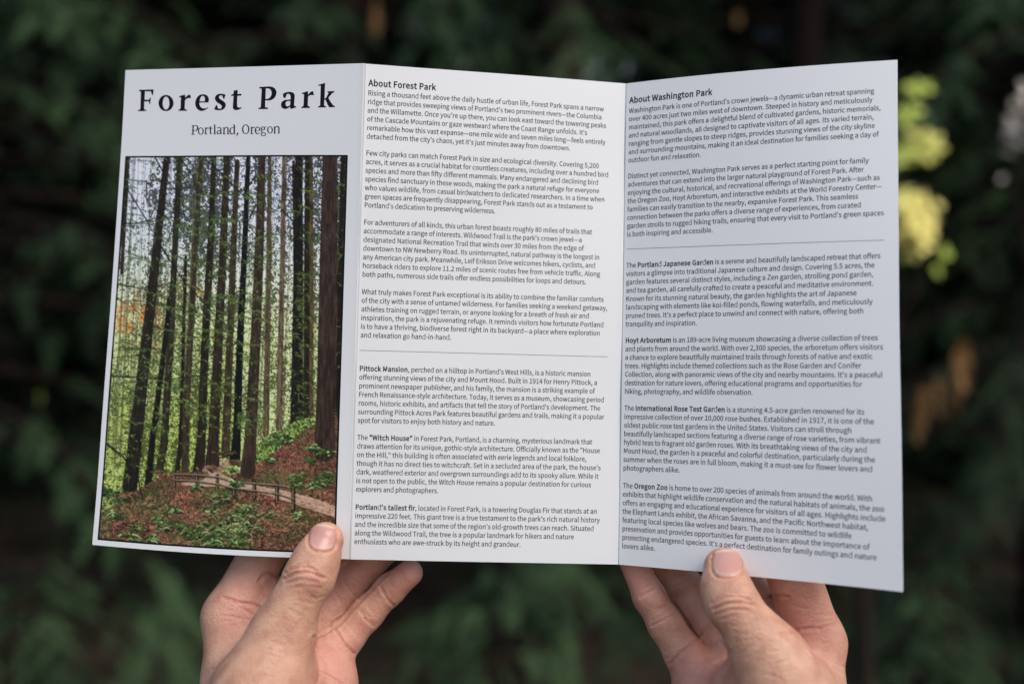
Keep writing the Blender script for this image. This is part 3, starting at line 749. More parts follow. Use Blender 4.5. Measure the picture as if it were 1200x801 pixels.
SUBA = [rb([(138,112),(128,325)],[34,34]), rb([(98,112),(150,110)],[14,14]), rb([(90,335),(180,333)],[14,14]),
        rb([(145,112),(215,112),(250,150),(245,200),(205,235),(150,242)],[14,18,34,34,20,14]),
        rb([(455,165),(450,320)],[32,32]), rb([(425,325),(495,325)],[14,14]), rb([(428,172),(455,165)],[16,16]), rb([(460,200),(490,175),(525,180)],[14,22,30]),
        rb([(570,130),(568,290)],[30,32]), rb([(568,285),(585,322),(615,318)],[32,20,12]), rb([(535,182),(620,180)],[16,16]),
        rb([(680,95),(680,320)],[34,34]), rb([(650,100),(682,95)],[18,18]), rb([(650,325),(712,323)],[14,14]),
        rb([(745,178),(790,155),(825,170),(832,215),(830,320)],[28,16,20,32,32]), rb([(828,235),(770,245),(740,285),(755,318),(790,315),(828,290)],[14,20,32,20,16,14]), rb([(830,320),(858,320)],[14,14]),
        rb([(915,165),(910,320)],[34,34]), rb([(885,325),(945,325)],[14,14]), rb([(888,172),(915,162)],[16,16]), rb([(915,200),(960,158),(1000,165),(1012,200),(1010,320)],[12,20,26,32,32]), rb([(985,324),(1045,324)],[14,14]),
        rb([(1170,165),(1110,165),(1070,200),(1062,250),(1075,300),(1110,322),(1170,295)],[14,16,28,34,30,18,14]), rb([(1172,95),(1170,322)],[34,34]), rb([(1140,98),(1175,93)],[16,16]), rb([(1170,322),(1200,320)],[14,14])]
SUBB = [rb([(88,290),(95,310),(90,345),(62,378)],[36,36,24,8]), rb([(450,150),(448,312)],[32,32]), rb([(415,318),(490,318)],[14,14]), rb([(425,158),(450,150)],[16,16]), rb([(455,185),(485,155),(525,160)],[14,22,30]),
        rb([(545,235),(655,232)],[14,14]), rb([(655,235),(650,180),(605,150),(560,170),(540,230),(555,290),(600,318),(655,290)],[30,28,16,26,34,30,20,10]),
        rb([(775,150),(825,150)],[16,16]), rb([(710,225),(690,255),(720,285)],[16,24,18]),
        rb([(1030,145),(1028,302)],[34,34]), rb([(1005,306),(1062,305)],[14,14]), rb([(1003,152),(1030,143)],[16,16]), rb([(1030,180),(1075,135),(1120,145),(1135,185),(1132,300)],[12,20,26,32,32]), rb([(1105,304),(1165,303)],[14,14])]
RING = lambda cx, cy, ax, ay, bx, by: [ellipse(cx, cy, ax, ay), ellipse(cx, cy, bx, by)]
sub = traced([[q] for q in SUBA] + [RING(330, 250, 75, 90, 45, 75)], 220, 142, 21.43)
sub += traced([[q] for q in SUBB] + [RING(300, 205, 95, 120, 62, 103), RING(735, 185, 52, 48, 24, 34), RING(745, 330, 68, 48, 45, 30), RING(910, 222, 72, 90, 42, 74)], 274, 142, 21.43)
print_on(0, "place_name", sub, ink_m)
# ------------------------------------------------------------------ the forest photograph printed on the cover, painted point by point
def s2l(c):
    c = np.asarray(c, dtype=float) / 255
    return np.where(c <= .04045, c / 12.92, ((c + .055) / 1.055) ** 2.4)

CW, CH = 330, 540
PU0, PV0, PU1, PV1 = 2.45, 39.75, 112.05, 213.55
img = np.zeros((CH, CW, 3))
prng = np.random.default_rng(11)
YY, XX = np.mgrid[0:CH, 0:CW]

_g = np.array([(x, y) for y in np.linspace(175, 655, 7) for x in np.linspace(105, 415, 7)])
_m = layout_pos(0, _g)
_basis = lambda q: np.stack([np.ones(len(q)), q[:, 0], q[:, 1], q[:, 0] * q[:, 1], q[:, 0] ** 2, q[:, 1] ** 2, q[:, 0] ** 2 * q[:, 1], q[:, 0] * q[:, 1] ** 2], -1)
_cf = np.linalg.lstsq(_basis((_g - [260, 400]) / 200), _m, rcond=None)[0]
def canv(q):
    q = np.atleast_2d(np.asarray(q, dtype=float))
    m = _basis((q - [260, 400]) / 200) @ _cf
    return np.stack([(m[:, 0] - PU0) / (PU1 - PU0) * CW, (m[:, 1] - PV0) / (PV1 - PV0) * CH], -1)

def vnoise(fx, fy=None, seed=0):
    """smooth value noise, feature size fx, fy in canvas points"""
    fy = fy or fx
    r = np.random.default_rng(seed)
    gx, gy = int(CW / fx) + 3, int(CH / fy) + 3
    g = r.random((gy, gx))
    x, y = XX / fx, YY / fy
    x0, y0 = x.astype(int), y.astype(int); tx, ty = x - x0, y - y0
    tx = tx * tx * (3 - 2 * tx); ty = ty * ty * (3 - 2 * ty)
    return (g[y0, x0] * (1 - tx) + g[y0, x0 + 1] * tx) * (1 - ty) + (g[y0 + 1, x0] * (1 - tx) + g[y0 + 1, x0 + 1] * tx) * ty

def blend(a, col):
    img[:] = img * (1 - a[..., None]) + np.asarray(col) * a[..., None]

def stroke(pts, w0, w1, col, alpha=1.0, tex=None, soft=.6, raw=False):
    P = np.asarray(pts, dtype=float) if raw else canv(pts)
    n = len(P) - 1; k = CW / 262.0
    for i in range(n):
        a, b = P[i], P[i + 1]
        wa, wb = (w0 + (w1 - w0) * i / n) * k / 2, (w0 + (w1 - w0) * (i + 1) / n) * k / 2
        m = max(wa, wb) + 2
        x0, x1 = int(max(min(a[0], b[0]) - m, 0)), int(min(max(a[0], b[0]) + m + 1, CW))
        y0, y1 = int(max(min(a[1], b[1]) - m, 0)), int(min(max(a[1], b[1]) + m + 1, CH))
        if x1 <= x0 or y1 <= y0: continue
        X, Y = XX[y0:y1, x0:x1] + .5, YY[y0:y1, x0:x1] + .5
        d = b - a; L = (d * d).sum() + 1e-9
        t = np.clip(((X - a[0]) * d[0] + (Y - a[1]) * d[1]) / L, 0, 1)
        dist = np.hypot(X - a[0] - d[0] * t, Y - a[1] - d[1] * t) - (wa + (wb - wa) * t)
        al = np.clip(.5 - dist / (2 * soft), 0, 1) * alpha
        c = np.asarray(col, dtype=float)
        if tex is not None:
            c = np.clip(c * tex[y0:y1, x0:x1][..., None], 0, 1.2)
            img[y0:y1, x0:x1] = img[y0:y1, x0:x1] * (1 - al[..., None]) + c * al[..., None]
        else:
            img[y0:y1, x0:x1] = img[y0:y1, x0:x1] * (1 - al[..., None]) + c * al[..., None]

TR = [  # (points, top width, foot width, colour)
 ([(149, 183), (147, 240), (143, 320)], 7, 4, (58, 52, 46)),
 ([(236, 183), (230, 280), (220, 460), (217, 553)], 5, 8.5, (84, 72, 58)),
 ([(316, 183), (315, 280), (311, 508)], 4, 7, (112, 98, 82)),
 ([(333, 183), (331, 280), (326, 501)], 4.5, 6.5, (130, 112, 100)),
 ([(218, 300), (216, 380), (212, 517), (208, 553)], 3, 5.5, (48, 42, 36)),
 ([(278, 190), (274, 280), (268, 430), (264, 528)], 6, 9.5, (84, 74, 56)),
 ([(364, 183), (364, 280), (364, 487)], 4.5, 5.5, (110, 92, 70)),
 ([(360, 183), (359, 280), (358, 487)], 5, 6.5, (52, 48, 38)),
 ([(211, 183), (205, 300), (200, 412), (193, 517), (188, 549)], 7, 9, (66, 60, 46)),
 ([(199, 350), (196, 385), (188, 450), (179, 517), (174, 568)], 5, 8, (36, 32, 28)),
 ([(196, 183), (185, 280), (178, 350), (170, 424), (160, 508), (152, 574)], 8, 18, (56, 48, 42)),
 ([(251, 183), (247, 280), (242, 370), (236, 517), (233, 552)], 6, 11.5, (58, 50, 40)),
 ([(266, 183), (262, 280), (256, 400), (250, 517), (249, 544)], 7, 14, (70, 58, 48)),
 ([(344, 190), (345, 300), (346, 420)], 3, 4, (50, 46, 38)),
 ([(350, 183), (349.5, 280), (348, 400), (347, 503)], 8, 14, (42, 38, 34)),
 ([(291, 183), (287, 280), (281, 400), (277, 517), (275, 538)], 5, 10.5, (30, 28, 26)),
 ([(307, 183), (304, 280), (299, 400), (293, 517), (290, 552)], 8.5, 15, (78, 64, 56)),
 ([(393, 183), (393, 280), (394, 485)], 4, 6, (88, 66, 50)),
 ([(402, 183), (399, 280), (396, 486)], 6, 5, (50, 42, 38)),
]
TR = [(q, a, b, (c[0] * .90, c[1] * .90, c[2] * .86)) for q, a, b, c in TR]
column = np.zeros((CH, CW))
for q, a, b, c in TR:
    P = canv(q); xr = np.interp(np.arange(CH), P[:, 1], P[:, 0])
    column = np.maximum(column, np.exp(-((XX - xr[:, None]) / (9 + b)) ** 2))
ty = YY / CH; tx = XX / CW
def vnoise_at(f, X, Y):
    c = canv([(X, Y)])[0]
    return f[int(np.clip(c[1], 0, CH - 1)), int(np.clip(c[0], 0, CW - 1))]
def mixc(a, b, t): return s2l(a) * (1 - t[..., None]) + s2l(b) * t[..., None]
img[:] = mixc((222, 227, 250), (206, 216, 178), np.clip((ty - .10) / .32, 0, 1))
img[:] = img * (1 - np.clip((ty - .38) / .3, 0, 1)[..., None]) + s2l((164, 180, 104)) * np.clip((ty - .38) / .3, 0, 1)[..., None]
pale = np.clip((tx - .50) / .25, 0, 1) * np.clip((ty - .2) / .2, 0, 1) * .55
blend(pale, s2l((215, 218, 190)))
n1, n2, n3 = vnoise(1.6, 1.6, 1), vnoise(4, 5, 2), vnoise(20, 34, 3)
n4 = vnoise(1.4, 1.4, 4)
f = .085 * column + .40 * n1 + .24 * n2 + .16 * n3 + .20 * vnoise(9, 70, 5)
thr = .52 + .05 * np.cos(tx * 9 + .6) - .025 * (ty > .36) + .035 * np.exp(-((tx - .12) / .14) ** 2) * (ty < .45)
fol = np.clip((f - thr + .01) / .10, 0, 1) * (.95 - .1 * ty)
colf = mixc((60, 66, 54), (64, 74, 38), np.clip((ty - .1) / .45, 0, 1)) * (.40 + 1.2 * n4[..., None])
img[:] = img * (1 - fol[..., None]) + colf * fol[..., None]
f2 = .5 * vnoise(1.6, 1.6, 8) + .3 * vnoise(4, 3, 9) + .2 * vnoise(30, 30, 10)
lt = np.clip((f2 - .55) / .10, 0, 1) * np.clip((ty - .22) / .2, 0, 1) * .7
blend(lt, s2l((192, 198, 140)))
# an orange-leaved maple far left
o = np.clip((.5 * vnoise(3, 3, 21) + .5 * vnoise(8, 8, 22) - .50) / .06, 0, 1) * np.exp(-(((tx - .10) / .13) ** 2 + ((ty - .43) / .06) ** 2)) * .9
blend(o, s2l((205, 140, 84)))
o = np.clip((.5 * vnoise(3, 3, 23) + .5 * vnoise(8, 8, 24) - .50) / .06, 0, 1) * np.exp(-(((tx - .36) / .06) ** 2 + ((ty - .36) / .04) ** 2)) * .7
blend(o, s2l((200, 150, 90)))
bark = .40 + .9 * vnoise(2.2, 14, 31) * (.6 + .6 * vnoise(1.5, 3, 32))
# far slim trunks
for i in range(34):
    x = prng.uniform(118, 402); lean = prng.uniform(-10, 2); y1 = prng.uniform(505, 545)
    stroke([(x + 14, 183), (x + lean + 2, y1)], prng.uniform(1, 2), prng.uniform(1.6, 3.2), s2l((120, 118, 92)) * prng.uniform(.5, 1.1), .55, bark)
for pts, a, b, c in TR:
    stroke(pts, a, b, s2l(c), 1.0, bark)
    P0, P1 = np.array(pts[0]), np.array(pts[-1])
    for i in range(int(abs(P1[1] - P0[1]) / 3)):          # broken bark edges
        t = prng.random(); k = t * (len(pts) - 1); j = min(int(k), len(pts) - 2)
        q = np.array(pts[j]) * (1 - k + j) + np.array(pts[j + 1]) * (k - j); w = (a + (b - a) * t) / 2
        s = prng.choice([-1, 1]); L = prng.uniform(2, 9)
        stroke([q + [s * w * prng.uniform(.2, 1.1), 0], q + [s * w * prng.uniform(.6, 1.15), L]], .7, 1.2, s2l(c) * prng.choice([.35, .5, 1.5]), .8)
# dead lower twigs and needled boughs
def bough(x, y, ln, ang, sag, col, needles=True, al=.8):
    n = 9; P = []
    for i in range(n + 1):
        t = i / n
        P.append((x + math.cos(ang) * ln * t, y + math.sin(ang) * ln * t + sag * t * t))
    stroke(P, 1.0, .5, col, al)
    if needles:
        for i in range(int(ln * .9)):
            t = prng.random(); px = x + math.cos(ang) * ln * t; py = y + math.sin(ang) * ln * t + sag * t * t
            q = prng.uniform(2, 6)
            g = s2l((70, 84, 52)) if prng.random() < .6 else s2l((118, 138, 82))
            stroke([(px, py), (px + prng.uniform(-1, 1) * q, py + abs(prng.normal()) * q * .7)], .9, .5, g, .7)
trunk_x = [(196, 170), (211, 193), (236, 217), (251, 236), (266, 250), (291, 277), (307, 293), (350, 347), (150, 143)]
for i in range(330):
    xt, xb = trunk_x[prng.integers(len(trunk_x))]
    y = prng.uniform(185, 500); t = (y - 183) / 334; x = xt + (xb - xt) * t
    s = prng.choice([-1, 1]); ang = prng.uniform(-.25, .45)
    bough(x, y, s * prng.uniform(10, 42), s * ang, prng.uniform(0, 6), s2l((38, 40, 30)), prng.random() < .7, .7)
for i in range(46):     # soft hanging boughs, left
    bough(prng.uniform(120, 180), prng.uniform(395, 545), prng.uniform(-34, 36), prng.uniform(-.3, .4), 5, s2l((46, 50, 34)))
for i in range(24):     # the bushy bough high in the middle left
    bough(prng.uniform(195, 235), prng.uniform(355, 390), prng.uniform(-24, 24), prng.uniform(-.3, .5), 7, s2l((44, 50, 32)))
for i in range(3600):
    X, Y = prng.uniform(116, 408), 183 + 370 * prng.random() ** 1.15
    if vnoise_at(n2, X, Y) < .42: continue
    q = prng.uniform(.8, 3.2); a = prng.normal() * .7 + (0 if prng.random() < .5 else math.pi)
    up = (Y - 183) / 370
    g = [(52, 60, 46), (74, 86, 52), (104, 120, 70), (150, 166, 104)][min(3, int(prng.random() * (2.6 + 1.6 * up)))]
    stroke([(X, Y), (X + math.cos(a) * q, Y + abs(math.sin(a)) * q)], 1.0, .5, s2l(g), .75)
for P in ([(148, 219), (172, 258), (196, 300)], [(181, 183), (198, 214), (214, 232), (217, 262)], [(237, 183), (262, 206), (284, 228)],
          [(182, 278), (217, 331), (235, 350), (262, 380)], [(137, 262), (160, 262), (190, 254), (208, 256)], [(136, 332), (165, 338), (196, 333)],
          [(330, 246), (355, 272), (372, 276), (384, 292)], [(300, 240), (290, 262), (302, 278)], [(132, 440), (165, 442), (200, 444), (236, 440)],
          [(210, 183), (226, 206), (232, 228)], [(300, 205), (285, 228), (290, 246)], [(372, 215), (384, 220), (396, 215)]):
    stroke(P, 2.1, 1.0, s2l((34, 30, 26)), .9)
    for (x, y) in P:
        bough(x, y, prng.uniform(12, 26), prng.uniform(-.2, .5), 4, s2l((50, 48, 36)))
# forest floor
def area(poly, colfn, soft=1.2, alpha=1.0):
    P = canv(poly); inside = np.zeros((CH, CW), bool)
    j = len(P) - 1
    for i in range(len(P)):
        xi, yi = P[i]; xj, yj = P[j]
        c = ((yi > YY) != (yj > YY)) & (XX < (xj - xi) * (YY - yi) / (yj - yi + 1e-9) + xi)
        inside ^= c; j = i
    a = inside.astype(float) * alpha
    img[:] = img * (1 - a[..., None]) + colfn * a[..., None]
soil = mixc((58, 40, 34), (150, 108, 90), np.clip(.55 * vnoise(1.5, 1.3, 41) + .35 * vnoise(4, 3, 42) + .35 * vnoise(30, 22, 43) - .15, 0, 1))
soil *= (.12 + 1.75 * vnoise(1.3, 1.2, 44) * (.55 + .75 * vnoise(7, 5, 45)))[..., None]
gl = np.clip((.55 * vnoise(2, 1.6, 46) + .45 * vnoise(40, 26, 47) - .47) / .1, 0, 1)[..., None] * .75
soil = soil * (1 - gl) + mixc((34, 42, 28), (112, 122, 78), vnoise(1.5, 1.5, 48)) * gl
bushes = mixc((30, 42, 24), (160, 182, 108), np.clip(1.3 * vnoise(1.5, 1.4, 51) + .5 * vnoise(6, 5, 52) - .5, 0, 1))
area([(283, 560), (288, 528), (312, 512), (330, 503), (346, 492), (372, 486), (410, 480), (410, 560)], bushes)
area([(410, 484), (372, 494), (352, 505), (330, 522), (304, 540), (286, 552), (270, 556), (262, 552), (232, 553), (190, 556), (160, 574), (118, 600), (105, 660), (420, 660)], soil)
pathc = mixc((146, 122, 106), (192, 168, 148), vnoise(2, 1.5, 55) * .6 + vnoise(12, 4, 56) * .4)
area([(240, 546), (254, 540), (268, 538), (270, 543), (258, 548), (262, 556), (278, 562), (300, 568), (330, 573), (365, 582), (395, 592), (395, 606), (352, 592), (318, 580), (285, 572), (250, 569), (216, 568), (212, 565), (236, 562), (245, 556)], pathc)
for pts, a, b, c in (TR[11], TR[12], TR[16], TR[15]):
    stroke([pts[-2], pts[-1]], a + (b - a) * .75, b + 2, s2l(c), 1.0, bark)
stroke([(386, 183), (384, 280), (381, 480), (380, 528)], 15, 23, s2l((72, 58, 52)), 1.0, bark)
stroke([(376, 500), (374, 533)], 5, 9, s2l((60, 48, 42)), 1.0, bark)
for pts, a, b, c in TR:                                # litter lies against the feet of the trunks
    X, Y = pts[-1]
    if Y > 515 and X < 300:
        for i in range(int(b * 6)):
            q = (X + prng.normal() * b * .55, Y + b * .1 + abs(prng.normal()) * b * .28); a_ = prng.normal() * .5
            col = s2l((150, 126, 110)) if 240 < X < 262 and prng.random() < .35 else s2l([(92, 66, 52), (60, 44, 36), (128, 96, 78), (70, 82, 48)][prng.integers(4)])
            stroke([q, (q[0] + math.cos(a_) * 3, q[1] + math.sin(a_) * 2)], 1.6, .9, col, .9)
def zz(x, y): return (90 + x / 3.4286, 480 + y / 3.4286)
wood = s2l((40, 32, 26)); lite = s2l((150, 138, 118))
posts = [(395, 252, 306), (484, 254, 312), (565, 262, 326), (632, 280, 342), (713, 288, 352), (803, 292, 370), (868, 300, 400)]
for i, (x, a, b) in enumerate(posts):
    stroke([zz(x, a), zz(x, b)], 3.0 + .25 * i, 3.4 + .28 * i, wood)
    stroke([zz(x - 2, a), zz(x - 2, b)], 1.0, 1.0, lite, .7)
    if i:
        px, pa, pb = posts[i - 1]
        for r in (.14, .58):
            stroke([zz(px, pa + (pb - pa) * r), zz(x, a + (b - a) * r)], 1.9, 2.1, wood)
            stroke([zz(px, pa + (pb - pa) * r - 3), zz(x, a + (b - a) * r - 3)], .9, 1.0, lite, .85)
for a, b in (((568, 182), (615, 166)), ((570, 194), (615, 180))):
    stroke([zz(*a), zz(*b)], 1.6, 1.6, wood)
def fern(x, y, r, n, g=1.0):
    for i in range(int(n * 1.0)):
        a = prng.uniform(0, 6.28); q = r * .5
        stroke([(x + math.cos(a) * q * prng.random(), y + math.sin(a) * q * .5 * prng.random())] * 2, r * .4, r * .4, s2l((26, 34, 22)), .35)
    for i in range(int(n * 1.6)):
        ox, oy = x + prng.normal() * r * .45, y + prng.normal() * r * .22
        a = prng.uniform(math.pi * 1.0, math.pi * 2.0); L = r * prng.uniform(.35, .75); P = []
        for j in range(6):
            t = j / 5
            P.append((ox + math.cos(a) * L * t, oy + math.sin(a) * L * .65 * t + .62 * L * t * t))
        c = [s2l((66, 88, 50)), s2l((122, 148, 98)), s2l((92, 116, 62)), s2l((158, 180, 126))][prng.integers(4)]
        stroke([(px + .5, py + 1.2) for px, py in P], 1.3, .8, s2l((24, 30, 20)), .7)
        stroke(P, 1.7, .6, c * g * prng.uniform(.4, 1.1), .92)
for (x, y, r, n) in [(330, 440, 46, 20), (390, 400, 40, 14), (600, 480, 80, 44), (560, 520, 80, 36), (650, 430, 70, 30), (470, 500, 60, 26), (640, 530, 70, 30), (530, 470, 60, 24), (690, 470, 60, 20), (420, 470, 40, 14), (360, 470, 45, 16),
                     (580, 350, 50, 16), (640, 300, 40, 12), (625, 238, 20, 10), (775, 200, 28, 16), (840, 120, 36, 18), (770, 130, 30, 12), (1000, 170, 34, 18), (1000, 270, 50, 24), (890, 270, 40, 16),
                     (930, 200, 30, 12), (890, 430, 40, 10), (300, 520, 50, 14), (220, 500, 50, 12), (150, 430, 50, 14), (120, 330, 50, 20), (160, 360, 40, 14), (250, 470, 50, 16), (960, 300, 40, 14), (760, 420, 34, 8), (950, 150, 36, 14), (800, 100, 30, 12), (880, 300, 30, 12), (690, 390, 40, 12), (480, 310, 26, 8), (540, 410, 40, 14)]:
    X, Y = zz(x, y); fern(X, Y, r / 3.43, n)
stroke([TR[16][0][-2], TR[16][0][-1]], 13, 16, s2l(TR[16][3]), 1.0, bark)
for i in range(1500):    # fallen twigs and litter
    X, Y = zz(prng.uniform(90, 1040), prng.uniform(330, 560)); a = prng.uniform(0, 3.1); q = prng.uniform(1, 4)
    stroke([(X, Y), (X + math.cos(a) * q, Y + math.sin(a) * q * .6)], .8, .6, s2l((180, 140, 116)) if prng.random() < .45 else s2l((30, 22, 20)), .75)
stroke([zz(790, 400), zz(730, 440), zz(700, 490), zz(705, 540)], .9, .9, s2l((160, 140, 110)), .8)
stroke([zz(115, 130), zz(190, 190), zz(250, 280), zz(265, 360)], 2.4, 1.2, s2l((34, 30, 26)))
for i in range(22):
    X, Y = zz(prng.uniform(100, 330), prng.uniform(150, 400)); bough(X, Y, prng.uniform(-22, 22), prng.uniform(-.4, .4), 5, s2l((40, 42, 30)))
for i in range(14):
    X, Y = zz(prng.uniform(560, 700), prng.uniform(270, 350)); bough(X, Y, prng.uniform(-14, 14), prng.uniform(-.5, .4), 3, s2l((70, 80, 50)))
for i in range(60):     # ivy climbing the dark tree
    Y = prng.uniform(300, 500); bough(347 + prng.uniform(-4, 4), Y, prng.uniform(-12, 12), prng.uniform(-.5, .6), 4, s2l((40, 42, 30)))
# thin black key line round the picture
for sl in (np.s_[:3, :], np.s_[-3:, :], np.s_[:, :3], np.s_[:, -3:]):
    img[sl] = s2l((18, 18, 18))
_l = img.mean(-1, keepdims=True)
img[:] = (_l + (img - _l) * 1.06)
img[:] *= (.86 + .28 * vnoise(1.2, 1.2, 91))[..., None]
img[:] = np.clip(np.power(np.clip(img, 0, 1), 1.20) * 1.50, .004, .86)

pic_m, nt, p = new_mat("printed_picture", (1, 1, 1), 0.5, 0.2)
va = node(nt, "ShaderNodeVertexColor", layer_name="ink")
nt.links.new(va.outputs[0], p.inputs["Base Color"])
gx = np.linspace(PU0, PU1, CW); gy = np.linspace(PV0, PV1, CH)
GX, GY = np.meshgrid(gx, gy)
pv = on_sheet(0, np.stack([GX, GY], -1), .03).reshape(-1, 3) - BORG
ii = np.arange(CW * CH).reshape(CH, CW)
pf = np.stack([ii[:-1, :-1], ii[1:, :-1], ii[1:, 1:], ii[:-1, 1:]], -1).reshape(-1, 4)
o = mesh_obj("printed_photo", pv, pf, pic_m, panels[0], smooth=True, colors=img.reshape(-1, 3), cname="ink")
o["label"] = "printed photo of a tall fir forest with a railed trail"
# ------------------------------------------------------------------ the two hands: one continuous skin each, grown from a distance field
def vs_mm(px, py, d):
    return np.array([(px - 600) / FPX * d, -(py - 400.5) / FPX * d, d])

def smin(a, b, k):
    h = np.maximum(k - np.abs(a - b), 0) / k
    return np.minimum(a, b) - h * h * k * .25

class Field:
    def __init__(self, lo, hi, h):
        self.lo = np.array(lo, float); self.h = h
        self.n = np.ceil((np.array(hi) - lo) / h).astype(int) + 1
        self.far = 30.0
    def empty(self): return np.full(self.n, self.far, dtype=np.float32)
    def cone(self, arr, a, b, ra, rb, k=4.0, zs=1.0):
        a, b = np.array(a, float), np.array(b, float)
        m = max(ra, rb) + 14
        i0 = np.maximum(((np.minimum(a, b) - m - self.lo) / self.h).astype(int), 0)
        i1 = np.minimum(((np.maximum(a, b) + m - self.lo) / self.h).astype(int) + 2, self.n)
        if (i1 <= i0).any(): return
        g = [self.lo[j] + self.h * np.arange(i0[j], i1[j]) for j in range(3)]
        X, Y, Z = np.meshgrid(*g, indexing='ij', sparse=True)
        d = b - a; L = d @ d + 1e-9
        t = np.clip(((X - a[0]) * d[0] + (Y - a[1]) * d[1] + (Z - a[2]) * d[2]) / L, 0, 1)
        q = np.sqrt((X - a[0] - d[0] * t) ** 2 + (Y - a[1] - d[1] * t) ** 2 + (zs * (Z - a[2] - d[2] * t)) ** 2) - (ra + (rb - ra) * t)
        s = np.s_[i0[0]:i1[0], i0[1]:i1[1], i0[2]:i1[2]]
        arr[s] = smin(arr[s], q.astype(np.float32), k)

def surface_nets(D, lo, h):
    S = D < 0
    c = [S[i:S.shape[0] - 1 + i, j:S.shape[1] - 1 + j, k:S.shape[2] - 1 + k] for i in (0, 1) for j in (0, 1) for k in (0, 1)]
    s = sum(x.astype(np.int8) for x in c)
    act = (s > 0) & (s < 8)
    ijk = np.argwhere(act)
    idx = np.full(act.shape, -1, dtype=np.int64); idx[act] = np.arange(len(ijk))
    acc = np.zeros((len(ijk), 3)); cnt = np.zeros(len(ijk))
    offs = [np.array((i, j, k)) for i in (0, 1) for j in (0, 1) for k in (0, 1)]
    for ax in range(3):
        for o in offs:
            if o[ax]: continue
            o2 = o.copy(); o2[ax] = 1
            a = D[tuple((ijk + o).T)].astype(float); b = D[tuple((ijk + o2).T)].astype(float)
            m = (a < 0) != (b < 0)
            t = np.where(m, a / np.where(m, a - b, 1), 0)
            p = np.tile(o.astype(float), (len(ijk), 1)); p[:, ax] += t
            acc[m] += p[m]; cnt[m] += 1
    V = (ijk + acc / cnt[:, None]) * h + lo
    F = []
    for ax in range(3):
        u, w = (ax + 1) % 3, (ax + 2) % 3
        sl0 = [slice(None)] * 3; sl1 = [slice(None)] * 3
        sl0[ax] = slice(0, -1); sl1[ax] = slice(1, None)
        A, B = S[tuple(sl0)], S[tuple(sl1)]
        e = np.argwhere(A != B)
        e = e[(e[:, u] > 0) & (e[:, w] > 0) & (e[:, u] < S.shape[u] - 1) & (e[:, w] < S.shape[w] - 1)]
        flip = A[tuple(e.T)]
        q = []
        for du, dw in ((0, 0), (-1, 0), (-1, -1), (0, -1)):
            p = e.copy(); p[:, u] += du; p[:, w] += dw
            q.append(idx[tuple(p.T)])
        q = np.stack(q, -1)
        q[~flip] = q[~flip][:, ::-1]
        F.append(q)
    return V, np.concatenate(F)

skin_m, nt, p = new_mat("skin", (0.6, 0.36, 0.27), 0.48, 0.4)
va = node(nt, "ShaderNodeVertexColor", layer_name="flush")
tc = node(nt, "ShaderNodeTexCoord")
n1 = node(nt, "ShaderNodeTexNoise", i_Scale=130.0, i_Detail=6.0)
n2 = node(nt, "ShaderNodeTexNoise", i_Scale=700.0, i_Detail=3.0)
vo = node(nt, "ShaderNodeTexVoronoi", i_Scale=1100.0)
for n in (n1, n2, vo): nt.links.new(tc.outputs["Object"], n.inputs["Vector"])
cA = ramp(nt, [(0.34, (0.47, 0.232, 0.150)), (0.48, (0.56, 0.302, 0.196)), (0.66, (0.63, 0.372, 0.243))])
nt.links.new(n1.outputs[0], cA.inputs[0])
mx = node(nt, "ShaderNodeMix", data_type='RGBA'); mx.inputs[7].default_value = (0.68, 0.30, 0.235, 1)
nt.links.new(va.outputs[0], mx.inputs[0]); nt.links.new(cA.outputs[0], mx.inputs[6])
nt.links.new(mx.outputs[2], p.inputs["Base Color"])
p.inputs["Subsurface Weight"].default_value = 0.14
p.inputs["Subsurface Radius"].default_value = (1.0, 0.4, 0.25)
p.inputs["Subsurface Scale"].default_value = 0.004
ad = node(nt, "ShaderNodeMath", operation='ADD')
nt.links.new(n2.outputs[0], ad.inputs[0]); nt.links.new(vo.outputs[0], ad.inputs[1])
bp = node(nt, "ShaderNodeBump", i_Strength=0.32, i_Distance=0.0005)
nt.links.new(ad.outputs[0], bp.inputs["Height"]); nt.links.new(bp.outputs[0], p.inputs["Normal"])
nail_m, nt, p = new_mat("nail", (0.62, 0.33, 0.29), 0.28, 0.5)
va = node(nt, "ShaderNodeVertexColor", layer_name="flush")
mx = node(nt, "ShaderNodeMix", data_type='RGBA'); mx.inputs[6].default_value = (0.58, 0.30, 0.25, 1); mx.inputs[7].default_value = (0.72, 0.52, 0.42, 1)
nt.links.new(va.outputs[0], mx.inputs[0]); nt.links.new(mx.outputs[2], p.inputs["Base Color"])
p.inputs["Subsurface Weight"].default_value = 0.15
p.inputs["Subsurface Scale"].default_value = 0.002

from mathutils.bvhtree import BVHTree
def poly_dist(q, pl):
    pl = np.asarray(pl, float); best = np.full(len(q), 1e9)
    for a, b in zip(pl[:-1], pl[1:]):
        d = b - a; t = np.clip(((q - a) @ d) / (d @ d + 1e-9), 0, 1)
        best = np.minimum(best, np.linalg.norm(q - a - t[:, None] * d, axis=1))
    return best

